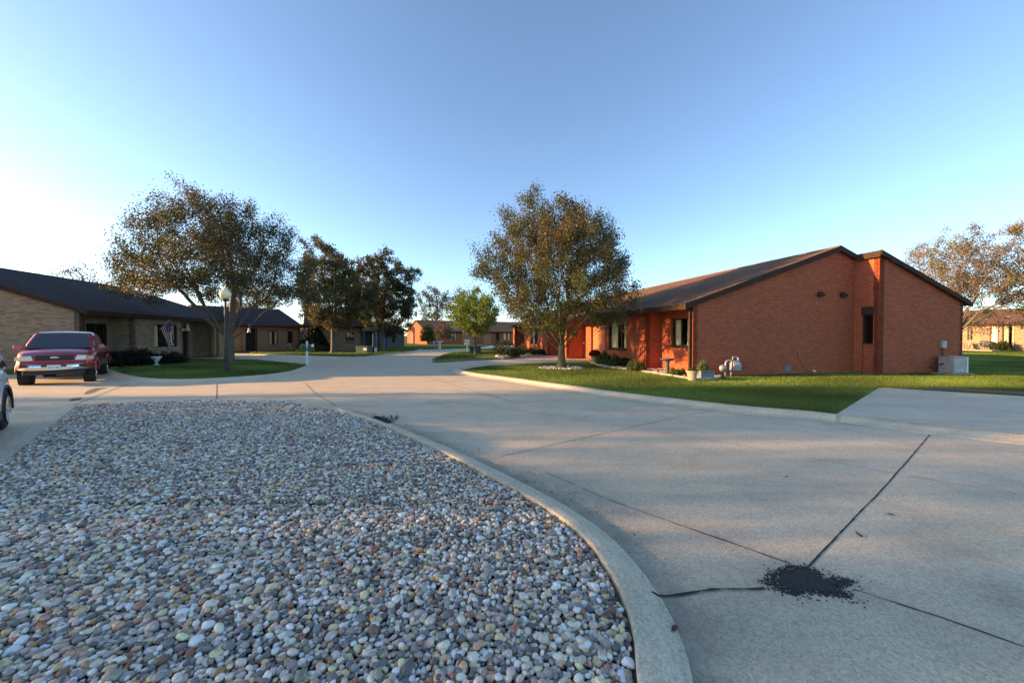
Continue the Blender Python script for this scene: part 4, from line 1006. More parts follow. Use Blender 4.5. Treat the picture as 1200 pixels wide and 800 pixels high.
x, y = G(547.5, 411.8); signbox('white box mailbox on a short post left of the young tree', x, y, .95)
x, y = G(515, 408.6); r = thing('pedestal_basin', 'white pedestal basin on the far lawn before the red row', 'bird bath', (x, y, .1)); MB().lathe((0, 0, 0), [(.22, 0), (.16, .08), (.13, .2), (.15, .7), (.2, .76)], 14).build('pedestal', M['white'], r, smooth=True); MB().lathe((0, 0, .76), [(.1, 0), (.42, .06), (.45, .17), (.1, .15)], 16).build('bowl', M['white'], r)
x, y = G(508.5, 406.8); r = thing('lawn_figure', 'small pale post figure left of the white pedestal basin', 'ornament', (x, y, .1)); MB().lathe((0, 0, 0), [(.2, 0), (.16, .3), (.12, .5), (.17, .62), (.12, .8), (.02, .88)], 12).build('body', M['rockpale'], r, smooth=True)
# urn and hedge of left house
x, y = G(183, 428); r = thing('garden_urn', 'white garden urn at the edge of the dark hedge', 'urn', (x, y, .1)); MB().lathe((0, 0, 0), [(.15, 0), (.15, .05), (.07, .09), (.06, .18), (.15, .27), (.20, .40), (.25, .46), (.24, .48), (.18, .44)], 18).build('bowl', M['white'], r, smooth=True)
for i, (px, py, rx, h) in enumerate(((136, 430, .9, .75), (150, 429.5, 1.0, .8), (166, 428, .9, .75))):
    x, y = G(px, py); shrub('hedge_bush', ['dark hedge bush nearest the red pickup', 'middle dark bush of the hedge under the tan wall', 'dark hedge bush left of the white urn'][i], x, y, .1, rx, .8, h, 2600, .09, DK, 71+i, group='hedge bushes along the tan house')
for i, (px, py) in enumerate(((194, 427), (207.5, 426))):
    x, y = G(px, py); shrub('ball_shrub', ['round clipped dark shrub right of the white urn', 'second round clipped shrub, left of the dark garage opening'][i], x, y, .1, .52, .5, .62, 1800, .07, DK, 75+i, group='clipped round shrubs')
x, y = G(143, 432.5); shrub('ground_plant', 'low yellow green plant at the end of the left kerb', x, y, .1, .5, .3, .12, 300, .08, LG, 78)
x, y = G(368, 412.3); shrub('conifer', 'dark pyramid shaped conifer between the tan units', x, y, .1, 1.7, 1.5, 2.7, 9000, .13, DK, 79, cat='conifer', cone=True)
x, y = G(501, 406.3); shrub('young_tree', 'small leafy green bush tree at the corner of the far red gable', x, y, .6, 1.1, 1.1, 2.6, 2500, .2, [(.10, .13, .03), (.13, .12, .04)], 80, cat='tree')
x, y = G(520, 405.0); shrub('young_tree', 'reddish brown small tree before the far red row', x, y, .8, 1.5, 1.3, 2.9, 1600, .22, [(.14, .08, .05), (.12, .09, .05)], 81, cat='tree')
for i, (px, py, rx, h, pal) in enumerate(((588, 417.5, .85, 1.2, HG), (597, 418, .6, .6, HG), (606, 417.2, .6, .62, [(.10, .10, .04), (.12, .13, .04)]), (613, 416.5, .5, .8, LG), (624, 415.6, .6, .5, HG), (634, 415.2, .4, .4, HG))):
    x, y = G(px, py); shrub('garden_shrub', ['tall dark shrub at the left end of the far bed by the red house', 'low green shrub right of the tall dark one', 'yellowish shrub in the middle of the far bed', 'upright light green shrub under the brown pillar', 'low shrub under the far unit window', 'small round shrub nearest the grey screen door'][i], x, y, .1, rx, rx*.8, h, 1300, .10, pal, 90+i, group='shrubs in the far bed')
rr2 = random.Random(4)
for i, (px, py) in enumerate(((584, 418.2), (586.5, 419.2), (590, 419.4), (594, 418.9), (612, 418.0), (619, 416.8))):
    x, y = G(px, py); v0, f0 = ico(2); g = np.random.default_rng(100+i); s = rr2.uniform(.16, .27); v = v0*np.array([s*1.2, s, s*.8])*(1+.15*g.normal(size=(len(v0), 1))*.5)+np.array([x, y, .15])
    o = fast('garden_rock', v, f0, M['rockpale'], smooth=False)
    tag(o, ['pale rock leftmost in front of the tall dark shrub', 'second pale rock from the left by the driveway edge', 'third pale rock from the left by the driveway edge', 'fourth pale rock, right end of the left cluster', 'lone pale rock below the light green shrub', 'pale rock beside the screen door path'][i], 'rock', 'rocks edging the far bed')
# flag
fx, fy = HL(-.02, TL(186.5)); fl = thing('flag', 'american flag on a slanted white pole hung at the window of the tan house', 'flag', (fx, fy, 0), AZ)
top = Vector((.66, -.12, 2.70)); MB().tube([(.0, 0, 2.05), tuple(top)], .016, 8).build('pole', M['white'], fl)
def flagmesh():
    # cloth hangs from the slanted pole and gathers downwards; u along the pole (hoist), v along the fly
    nu, nv = 26, 40; V = []; Fc = []; mi = []
    a = Vector((.0, 0, 2.05)).lerp(top, .06); b = Vector((.0, 0, 1.95)).lerp(top, .98)
    for j in range(nv+1):
        for i in range(nu+1):
            u = i/nu; v = j/nv; p = b.lerp(a, u)
            L = 1.42*v; gather = 1-.55*min(1, v*1.3)
            mid = b.lerp(a, .5); p = mid+(p-mid)*gather
            p = p+Vector((.05*math.sin(u*14+v*3)*v, .06*math.sin(u*11+v*2)*v, -L))
            p.x += .30*v; p.z += (.12*(1-u))*v
            V.append(p)
    for j in range(nv):
        for i in range(nu):
            k = j*(nu+1)+i; Fc.append((k, k+1, k+nu+2, k+nu+1))
            s = int(i/nu*13); v = j/nv
            mi.append(2 if (v < .4 and i/nu < 7/13) else (0 if s % 2 == 0 else 1))
    return V, Fc, mi
V, Fc, mi = flagmesh(); o = MB().add(V, Fc).build('cloth', [plain('flag_red', (.30, .02, .03), .8, vary=.05), plain('flag_white', (.7, .7, .7), .8, vary=.05), plain('flag_blue', (.02, .04, .15), .8, vary=.05)], fl, smooth=True)
o.data.polygons.foreach_set('material_index', mi)
st = MB()
for k in range(50):
    row, c = divmod(k, 6) if k < 36 else (k % 9, k % 6)
    i = 1+int((row % 9+.5)*13/9); j = 1+int((c+.5)*14/6)
    p = V[min(j, 15)*27+min(i, 13)]; p = Vector(p); st.box((p.x, p.y-.008, p.z), (.02, .012, .02))
st.build('star_field', bpy.data.materials['flag_white'], fl)
# hanging lanterns by the left garages, wreath-like ring
for px, py, zt, lab in ((220, 389, 2.6, 'pale bell shaped hanging lantern before the dark garage opening'), (292, 384, 2.55, 'white bell shaped hanging lantern at the dark door behind the big tree')):
    Z = 24.5 if px < 250 else 34.5; x = (px-600)/F*Z; r = thing('hanging_lantern', lab, 'lantern', (x, Z, 0), 0, 'hanging lanterns')
    MB().tube([(0, 0, 2.78), (0, 0, 2.45)], .008, 5).build('cord', M['metal_dark'], r); MB().lathe((0, 0, 2.0), [(.16, 0), (.15, .05), (.09, .2), (.07, .36), (.03, .45)], 14).build('shade', M['rockpale'] if px < 250 else M['white'], r)
x, y = G(338, 412.0); r = thing('hoop_ornament', 'small round hoop ornament leaning by the tan unit', 'ornament', (x, y, .1)); pts_ = [(.34*math.cos(a), 0, .36+.34*math.sin(a)) for a in np.linspace(0, 6.283, 25)]; MB().tube(pts_, .03, 6, False).build('hoop', M['metal_grey'], r)
# patio furniture at the rear house
def RRp(px, off): 
    k = kR(px); p = OR_+dR_*k; nrm = Vector((-vv.x, -vv.y)); return p+nrm*off
pa = [RRp(1132, .05), RRp(1132, 3.0), RRp(1186, 3.0), RRp(1186, .05)]
tag(MB().poly([tuple(p) for p in pa], .05, .16).build('patio', M['concrete_slab']), kind='structure')
pr = RRp(1141, 1.7)
def chair(label, x, y, rz, seat):
    r = thing('patio_chair', label, 'chair', (x, y, .16), rz, 'patio chairs')
    q = MB(); q.box((0, 0, .42), (.5, .5, .05)); q.build('seat', M[seat], r, bevel=.01)
    q = MB(); q.box((0, .30, .72), (.5, .04, .6), rx=-.25); q.build('backrest', M[seat], r)
    for sx_ in (-.23, .23):
        for sy in (-.22, .22): MB().tube([(sx_, sy, .42), (sx_*1.25, sy*1.3, 0)], .018, 6).build('leg', M['trim_brown'], r)
        MB().tube([(sx_, .27, .66), (sx_*1.1, -.25, .64), (sx_*1.1, -.24, .42)], .016, 6).build('armrest', M['trim_brown'], r)
    return r
chair('low patio chair nearest the red brick corner with dark cushion', pr.x, pr.y, R(60), 'trim_brown')
p_ = RRp(1163, 1.6); chair('dark patio chair right of the small table', p_.x, p_.y, R(-70), 'trim_black')
p_ = RRp(1152, 1.6); r = thing('patio_table', 'light topped patio table between the two chairs', 'table', (p_.x, p_.y, .16)); MB().lathe((0, 0, .68), [(.55, 0), (.56, .015), (.55, .03)], 24).build('tabletop', M['rockpale'], r)
for a in range(4): MB().tube([(.1*math.cos(a*1.57), .1*math.sin(a*1.57), .67), (.4*math.cos(a*1.57), .4*math.sin(a*1.57), 0)], .018, 6).build('leg', M['trim_brown'], r)
p_ = RRp(1171, 1.4); r = thing('covered_grill', 'rounded dark grey covered grill on the patio', 'grill', (p_.x, p_.y, .16)); MB().lathe((0, 0, .35), [(.15, 0), (.34, .12), (.40, .3), (.34, .48), (.15, .58)], 18).build('lid', plain('grill', (.06, .06, .075), .6), r, smooth=True)
for a in range(3): MB().tube([(.2*math.cos(a*2.1), .2*math.sin(a*2.1), .42), (.3*math.cos(a*2.1), .3*math.sin(a*2.1), 0)], .015, 6).build('leg', M['metal_dark'], r)
p_ = RRp(1183, 1.3); shrub('garden_shrub', 'green bush at the right end of the sunlit patio', p_.x, p_.y, .1, .9, .8, .95, 1800, .12, HG, 97)
# asphalt crumbs
def crumbs():
    g = np.random.default_rng(5); L = [P(x, y) for x, y in ((905, 671), (925, 663), (945, 664), (960, 671), (968, 679), (982, 676), (1000, 681), (985, 688), (996, 700), (975, 698), (950, 694), (930, 697), (908, 690), (897, 682))]
    poly = np.array([tuple(p) for p in L]); lo = poly.min(0)-.12; hi = poly.max(0)+.12
    q = np.column_stack([g.uniform(lo[0], hi[0], 9000), g.uniform(lo[1], hi[1], 9000)]); ins = inside(q, poly); d = polydist(q, [tuple(p) for p in L]+[tuple(L[0])])
    keep = ins | (g.random(len(q)) < np.exp(-d/.018)*.6); q = q[keep][:2100]
    V, Fc, t = stones('c', q, g.uniform(.003, .008, len(q)), g.uniform(-.001, .005, len(q)), 1, g); 
    tg = np.tile((.013, .013, .014), (len(V), 1))*np.repeat(g.uniform(.6, 2.0, len(q)), len(V)//len(q))[:, None]
    MB().poly([tuple(p) for p in (Vector(a).lerp(Vector(poly.mean(0)), .28) for a in poly)], .001, .006).build('tar_patch', M['tar'])
    tag(bpy.data.objects['tar_patch'], kind='structure')
    o = fast('asphalt_crumbs', V, Fc, M['tar'], tint=tg); tag(o, 'black loose asphalt crumbs where the pavement joints meet', 'asphalt', kind='stuff')
    L = [P(x, y) for x, y in ((436, 490), (442, 488), (452, 491), (459, 494), (452, 496.5), (443, 494.5))]; poly = np.array([tuple(p) for p in L])
    q = np.column_stack([g.uniform(poly[:, 0].min()-.05, poly[:, 0].max()+.05, 1500), g.uniform(poly[:, 1].min()-.05, poly[:, 1].max()+.05, 1500)]); q = q[inside(q, poly) | (g.random(1500) < .1)]
    V, Fc, t = stones('c', q, g.uniform(.008, .018, len(q)), g.uniform(.002, .02, len(q)), 1, g)
    o = fast('asphalt_crumbs', V, Fc, M['tar']); tag(o, 'small dark clump of asphalt crumbs by the gravel kerb', 'asphalt', kind='stuff')
    # loose leaf litter and grit on the road
    n = 900; px = g.uniform(430, 980, n); q = np.array([tuple(P(a, b)) for a, b in zip(px, 445+ (px-430)*.05+g.exponential(14, n))])
    dk_ = polydist(q, [(p[0], p[1]) for p in kerbR]); q = q[(g.random(n) < np.exp(-dk_/.9)*.7+.04)]; q = q[~inside(q, bedpoly)]; q = q[~inside(q, np.array([tuple(p) for p in lawnR]))]
    kq = np.array([tuple(Vector(kerbG[i]).lerp(Vector(kerbG[i+1]), g.random())+Vector((g.uniform(.34, .62), g.uniform(-.02, .15)))) for i in g.integers(0, 50, 170)])
    q = np.concatenate([q, kq]); n = len(q); s = np.clip(.0022*q[:, 1], .004, .02)*g.uniform(.6, 1.4, n); a = g.uniform(0, 6.28, n)
    V = np.zeros((n, 4, 3))
    for k in range(4):
        V[:, k, 0] = q[:, 0]+s*np.cos(a+k*1.57)*(1 if k % 2 else .6); V[:, k, 1] = q[:, 1]+s*np.sin(a+k*1.57)*(1 if k % 2 else .6); V[:, k, 2] = .006+g.uniform(.0, .010, n)
    t = np.repeat(np.array([(.07, .04, .025), (.035, .028, .02), (.11, .07, .04)])[g.integers(0, 3, n)], 4, 0)
    o = fast('leaf_litter', V.reshape(-1, 3), np.arange(n*4).reshape(-1, 4), M['leaf'], tint=t); tag(o, 'tiny dry leaf bits scattered along the road edges', 'leaf litter', kind='stuff')
crumbs()
def lawnleaves():
    g = np.random.default_rng(15); out = []
    for c, r, n in ((T2, 3.6, 420), (T1, 4.5, 320), (P(880, 462, .1), 3.0, 120)):
        q = np.array([c.x, c.y])+g.normal(0, r*.55, (n, 2)); out.append(q[inside(q, np.array([tuple(p) for p in lawnR])) | inside(q, np.array([tuple(p) for p in lawnL]))])
    q = np.concatenate(out); q = q[~inside(q, np.array([tuple(p) for p in bedRpoly]))]; n = len(q); s = g.uniform(.02, .045, n); a = g.uniform(0, 6.28, n); V = np.zeros((n, 4, 3))
    for k in range(4):
        V[:, k, 0] = q[:, 0]+s*np.cos(a+k*1.57)*(1 if k % 2 else .6); V[:, k, 1] = q[:, 1]+s*np.sin(a+k*1.57)*(1 if k % 2 else .6); V[:, k, 2] = .15+g.uniform(-.02, .02, n)
    t = np.repeat(np.array([(.20, .10, .05), (.28, .17, .08), (.13, .08, .05)])[g.integers(0, 3, n)], 4, 0)
    tag(fast('leaf_litter', V.reshape(-1, 3), np.arange(n*4).reshape(-1, 4), M['leaf'], tint=t), 'dry brown leaves lying in the grass under the pear trees', 'leaf litter', kind='stuff')
lawnleaves()
for i, (px, py, c, s, lab) in enumerate(((921, 559, (.12, .03, .02), .02, 'reddish dry leaf on the road beyond the faint crack'), (1007, 627, (.15, .05, .035), .028, 'red brown leaf lying near the dark pavement joint'), (1043, 603, (.09, .07, .06), .024, 'dull brown leaf right of the dark pavement joint'), (790, 737, (.10, .04, .02), .025, 'small brown leaf near the kerb at the bottom'))):
    p = P(px, py); q = MB(); q.add([(-s*1.6, 0, .006), (-s*.4, -s*.6, .012), (s*1.2, -s*.2, .010), (s*1.8, s*.1, .02), (s*.6, s*.6, .012), (-s*.6, s*.5, .008)], [(0, 1, 2, 4, 5), (2, 3, 4)])
    o = q.build('fallen_leaf', plain('leafbrown%d' % i, c, .8)); o.location = (p.x, p.y, 0); o.rotation_euler = (0, 0, i*1.3); tag(o, lab, 'leaf', 'fallen leaves')
# ================================================================ VEHICLES
def shell(st, ny=9, cols=None):
    """st: list of (x, half width, z bottom, z top, crown, tumble) -> closed skin of a car body; x forward, y left"""
    V = []; Fc = []; rings = []
    for (x, w, zb, zt, rt, tb) in st:
        h = zt-zb; half = []
        for k, (fz, fy) in enumerate(((0, .96), (.08, .995), (.30, 1.0), (.55, 1.0-.15*tb), (.78, 1-.45*tb), (.92, 1-.75*tb-.02), (.98, 1-tb-.06), (1.0, 1-tb-.14))): half.append((w*fy, zb+h*fz))
        top = [(w*(1-tb-.14)*f, zt+rt*(1-f*f)) for f in (.75, .5, .25, 0)]
        half += top; ring = [(x, -y, z) for y, z in half]+[(x, y, z) for y, z in half[::-1][1:]]; rings.append(ring)
    n = len(rings[0])
    for r_ in rings: V += r_
    for i in range(len(rings)-1):
        for k in range(n-1): a = i*n+k; Fc.append((a, a+1, a+1+n, a+n))
        Fc.append((i*n+n-1, i*n, (i+1)*n, (i+1)*n+n-1))
    Fc.append(tuple(range(n))[::-1]); Fc.append(tuple((len(rings)-1)*n+k for k in range(n)))
    return V, Fc
def interp(tab, x):
    for (a, va), (b, vb) in zip(tab[:-1], tab[1:]):
        if a <= x <= b:
            t = (x-a)/(b-a) if b > a else 0; t = t*t*(3-2*t) if False else t; return va+(vb-va)*t
    return tab[0][1] if x < tab[0][0] else tab[-1][1]
def wheel(par, x, y, r, w, rimm, side, spokes=5, hub=None):
    t = MB(); t.lathe((x, y, r), [(r*.62, -w/2), (r*.90, -w/2), (r*.985, -w*.38), (r, -w*.2), (r, w*.2), (r*.985, w*.38), (r*.90, w/2), (r*.62, w/2)], 32, 'Y')
    wo = t.build('wheel', M['rubber'], par, smooth=False)
    q = MB(); yo = y+side*w*.36; s = side
    prof = [(r*.64, s*.04), (r*.66, s*.055), (r*.58, s*.03), (r*.56, -s*.03), (r*.1, -s*.03)]
    q.lathe((x, yo, r), prof, 28, 'Y')
    for k in range(spokes):
        a = 2*math.pi*k/spokes; c = (x+math.cos(a)*r*.33, yo+s*.02, r+math.sin(a)*r*.33); q.box(c, (r*.54, .03, r*.17), 0, -a)
    q.lathe((x, yo+s*.01, r), [(r*.16, 0), (r*.16, s*.03), (r*.08, s*.045)], 14, 'Y')
    q.build('rim', rimm, wo, recalc=True)
    return wo
def panel(name, pts_, mat, par, th=.006, off=0, smooth=False, label=None):
    """a thin panel with real thickness from a 3-D outline"""
    P_ = [Vector(p) for p in pts_]; n = (P_[1]-P_[0]).cross(P_[2]-P_[0]).normalized(); a = [p+n*off for p in P_]; b = [p-n*th for p in a]; k = len(a)
    o = MB().add(a+b, [tuple(range(k)), tuple(range(2*k-1, k-1, -1))]+[(i+k, (i+1) % k+k, (i+1) % k, i) for i in range(k)]).build(name, mat, par, recalc=True)
    if label: o['label'] = label
    return o
def carpaint(name, c, coat=1.0, metal=.3):
    t = NT(name); t.b.inputs['Base Color'].default_value = c4(c); t.set(Roughness=.38, Metallic=metal); t.b.inputs['Coat Weight'].default_value = coat; t.b.inputs['Coat Roughness'].default_value = .04
    n = t.noise(t.coord(), 4, 4); t.l.new(t.ramp(n, [(.3, .32), (.7, .46)]), t.b.inputs['Roughness']); return t.m
def cabin(par, st, paint, wins, name='cabin'):
    pass
# --- pickup -------------------------------------------------------
def pickup(loc, rz):
    r = thing('pickup_truck', 'dark red extended cab pickup with chrome bumper parked before the tan house', 'pickup truck', loc, rz); r.scale = (1, .92, 1)
    red = carpaint('paint_red', (.42, .012, .022), 1.0, .1); grey = carpaint('paint_grey', (.18, .17, .17), .5)
    FA, RA, RW = 0.0, -3.52, .385            # axles
    top = [(-4.75, 1.22), (-4.7, 1.24), (-1.55, 1.24), (-1.5, 1.22), (.02, 1.20), (.35, 1.17), (.62, 1.10), (.78, 1.0), (.88, .93)]
    wid = [(-4.75, .90), (-4.6, .97), (-.8, .985), (.3, .985), (.55, .965), (.75, .91), (.88, .80)]
    tum = [(-4.75, .0), (-1.6, .01), (-.9, .02), (.0, .06), (.5, .09), (.88, .12)]
    xs = sorted(set([round(v, 3) for v in np.arange(-4.75, .89, .09)]+[-4.75, .78, .84, .88]+[FA+RW*1.25*math.cos(a) for a in np.linspace(0, 3.1416, 15)]+[RA+RW*1.25*math.cos(a) for a in np.linspace(0, 3.1416, 15)]))
    st = []
    for x in xs:
        zb = .50 if x < .3 else .50+.1*max(0, (x-.3)/.5)
        for c in (FA, RA):
            d = abs(x-c); Ra = RW*1.27
            if d < Ra: zb = max(zb, RW+math.sqrt(Ra*Ra-d*d)-.02)
        st.append((x, interp(wid, x), zb, interp(top, x), .0 if x < -1.5 else .05, interp(tum, x)))
    V, Fc = shell(st); body = MB().add(V, Fc).build('body', red, r, smooth=True, recalc=True)
    m = body.modifiers.new('w', 'WEIGHTED_NORMAL'); m.keep_sharp = True
    # bed cavity (dark) on top of the rear
    MB().bb(-4.62, -1.75, -.72, .72, 1.242, 1.25).build('bed_liner', M['plastic_black'], r)
    # cab
    st = []
    for x, w, zt in ((-1.62, .90, 1.22), (-1.60, .90, 1.70), (-1.45, .90, 1.80), (-1.0, .90, 1.845), (-.45, .90, 1.845), (-.05, .89, 1.80), (.10, .885, 1.73)): st.append((x, w, 1.16, zt, .03, .16))
    for x, zt in ((.40, 1.50), (.72-.02, 1.18)): st.append((x-.02, .90, 1.14, zt, .03, .10 if zt > 1.3 else .02))
    # move cab forward so the windscreen meets the hood
    st = [(x-.72, w, zb, zt, rt, tb) for x, w, zb, zt, rt, tb in st]
    V, Fc = shell(st); MB().add(V, Fc).build('cab', red, r, smooth=True, recalc=True).modifiers.new('w', 'WEIGHTED_NORMAL')
    gl = glass('truck_glass', (.16, .30, .26), 1.5, .13)
    # windscreen: slanted pane just outside the cab skin
    panel('windscreen', [(-.04, -.80, 1.235), (-.04, .80, 1.235), (-.60, .66, 1.765), (-.60, -.66, 1.765)], gl, r, .01, .035)
    panel('windscreen_trim', [(.0, -.84, 1.205), (.0, .84, 1.205), (-.05, .82, 1.235), (-.05, -.82, 1.235)], M['plastic_black'], r, .012, .032)
    for s in (1, -1):
        yb, yt = .898, .795
        pts_ = [(-.30, s*(yb+.012), 1.25), (-1.12, s*(yb+.012), 1.25), (-1.12, s*(yt+.02), 1.70), (-.70, s*(yt+.02), 1.70)]
        panel('side_window', pts_ if s > 0 else pts_[::-1], gl, r, .008, .004)
        pts_ = [(-1.20, s*(yb+.012), 1.25), (-2.10, s*(yb+.012), 1.25), (-2.08, s*(yt+.02), 1.66), (-1.20, s*(yt+.02), 1.69)]
        panel('rear_side_window', pts_ if s > 0 else pts_[::-1], gl, r, .008, .004)
        # mirrors
        q = MB(); q.box((-.28, s*1.08, 1.29), (.13, .20, .17), taper=.8); q.box((-.28, s*.96, 1.22), (.06, .12, .05)); mo = q.build('mirror', red, r, bevel=.035)
        # lower grey two-tone panel and side moulding
        for (a, b) in ((-3.02, -.50), (-4.70, -4.02)):
            q = MB(); q.box(((a+b)/2, s*.992, .62), (b-a, .014, .20)); q.build('lower_panel', grey, r, bevel=.004)
            q = MB(); q.box(((a+b)/2, s*.995, .735), (b-a, .02, .03)); q.build('side_moulding', M['plastic_black'], r)
        q = MB(); q.box((-1.16, s*.992, .92), (.012, .006, .5)); q.build('door_gap', M['plastic_black'], r)
        q = MB(); q.box((-1.0, s*1.0, 1.08), (.16, .03, .04)); q.build('door_handle', M['plastic_black'], r)
        # headlight + corner lamp (a wraparound unit)
        fr_ = [(.935, s*.50, .85), (.895, s*.755, .85), (.875, s*.785, 1.0), (.905, s*.55, 1.015)]; bk = [(x-.14, y, z) for x, y, z in fr_]
        MB().add(fr_+bk, [(0, 1, 2, 3), (4, 7, 6, 5), (0, 4, 5, 1), (3, 2, 6, 7), (0, 3, 7, 4), (1, 5, 6, 2)]).build('headlight', M['lamp_lens'], r, recalc=True)
        fr_ = [(.893, s*.765, .85), (.75, s*.955, .85), (.71, s*.955, .97), (.873, s*.795, 1.0)]; bk = [(x-.10, y-s*.10, z) for x, y, z in fr_]
        MB().add(fr_+bk, [(0, 1, 2, 3), (4, 7, 6, 5), (0, 4, 5, 1), (3, 2, 6, 7), (0, 3, 7, 4), (1, 5, 6, 2)]).build('turn_signal', M['amber'], r, recalc=True)
        # arch flares
        for c in (FA, RA):
            q = MB(); q.tube([(c+RW*1.30*math.cos(a), s*.975, RW-.02+RW*1.28*math.sin(a)) for a in np.linspace(.12, 3.02, 18)], .03, 8); q.build('arch_flare', red, r, smooth=True)
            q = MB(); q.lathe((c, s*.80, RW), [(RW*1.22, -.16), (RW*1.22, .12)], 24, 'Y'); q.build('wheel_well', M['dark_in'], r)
    # grille
    q = MB(); q.box((.885, 0, .935), (.05, .92, .17)); q.build('grille', M['plastic_black'], r, bevel=.03)
    q = MB()
    for k in range(4): q.box((.912, 0, .88+k*.036), (.008, .84, .008))
    q.build('grille_bar', M['metal_dark'], r)
    q = MB(); q.lathe((.918, 0, .94), [(.002, .012), (.05, .01), (.055, 0)], 20, 'X'); b = q.build('badge', M['chrome'], r)
    for v in b.data.vertices: v.co.y *= 2.1; v.co.z = .94+(v.co.z-.94)*.62
    q = MB(); q.lathe((.926, 0, .94), [(.002, .006), (.040, .004), (.042, 0)], 20, 'X'); b = q.build('badge_field', carpaint('badge_blue', (.25, .33, .45), .5), r)
    for v in b.data.vertices: v.co.y *= 2.1; v.co.z = .94+(v.co.z-.94)*.62
    # bumper: chrome bar wrapping round the corners, dark openings
    q = MB(); n = 17; sec = [(0, .50), (.035, .52), (.05, .60), (.045, .68), (.0, .72), (-.06, .72), (-.06, .50)]; vs = []; fs = []
    for i in range(n):
        y = -.97+1.94*i/(n-1); xx = .98-.46*max(0, (abs(y)-.50)/.45)**1.8
        for a, z in sec: vs.append((xx+a, y, z+(.02*abs(y))))
    for i in range(n-1):
        for k in range(7): a = i*7+k; b = i*7+(k+1) % 7; fs.append((a, b, b+7, a+7))
    fs.append(tuple(range(7))[::-1]); fs.append(tuple((n-1)*7+k for k in range(7)))
    q.add(vs, fs); q.build('bumper', M['chrome'], r, recalc=True, smooth=True).modifiers.new('w', 'WEIGHTED_NORMAL')
    q = MB()
    for y0, y1 in ((-.80, -.46), (-.30, -.17), (.17, .30), (.46, .80)): q.box((1.0-.06*(abs(y0+y1)/2 > .5), (y0+y1)/2, .665), (.10, y1-y0, .075), rz=-.18*(1 if y0 > .4 else (-1 if y1 < -.4 else 0)))
    q.build('bumper_opening', M['plastic_black'], r)
    q = MB(); q.box((.90, 0, .43), (.10, 1.5, .14)); q.box((.5, 0, .42), (.7, 1.2, .10)); q.build('air_dam', M['plastic_black'], r, bevel=.02)
    q = MB(); q.box((1.045, 0, .61), (.012, .31, .16)); pb = q.build('licence_plate', M['white'], r, bevel=.004)
    cu = bpy.data.curves.new('plate_text', 'FONT'); cu.body = 'HKC 581'; cu.size = .075; cu.align_x = 'CENTER'; cu.align_y = 'CENTER'; cu.extrude = .001
    to = bpy.data.objects.new('tmp', cu); COL.objects.link(to); bpy.context.view_layer.update(); me = bpy.data.meshes.new_from_object(to); bpy.data.objects.remove(to)
    me.transform(Matrix.Translation((1.0535, 0, .605)) @ Matrix.Rotation(R(90), 4, 'Z') @ Matrix.Rotation(R(90), 4, 'X')); me.materials.clear(); me.materials.append(plain('plate_blue', (.03, .05, .14), .6))
    o = bpy.data.objects.new('plate_lettering', me); COL.objects.link(o); o.parent = pb
    # underside axle
    q = MB(); q.tube([(FA, -.7, RW), (FA, .7, RW)], .05, 8); q.tube([(RA, -.7, RW), (RA, .7, RW)], .06, 8); q.box((-1.9, 0, .50), (4.8, .9, .16)); q.box((-4.6, 0, .55), (.2, 1.7, .12)); q.build('chassis', M['plastic_black'], r)
    for x, y in ((FA, .81), (FA, -.81), (RA, .81), (RA, -.81)): wheel(r, x, y, RW, .22, M['steel'], 1 if y > 0 else -1)
    # interior hint
    q = MB(); q.box((-1.45, .38, 1.30), (.14, .48, .55)); q.box((-1.45, -.38, 1.30), (.14, .48, .55)); q.build('seat', plain('seatg', (.08, .08, .085), .9), r)
    return r
t_ = NT('lamp_lens'); t_.b.inputs['Base Color'].default_value = (.62, .62, .52, 1); t_.set(Roughness=.12); t_.b.inputs['Coat Weight'].default_value = 1; M['lamp_lens'] = t_.m
t_ = NT('amber'); t_.b.inputs['Base Color'].default_value = (.62, .42, .25, 1); t_.set(Roughness=.15); M['amber'] = t_.m
t_ = NT('tail_red'); t_.b.inputs['Base Color'].default_value = (.22, .01, .01, 1); t_.set(Roughness=.1); M['tail_red'] = t_.m
TH = Vector((.68, -.733)).normalized(); pickup((-16.35, 13.45, 0), math.atan2(TH.y, TH.x))
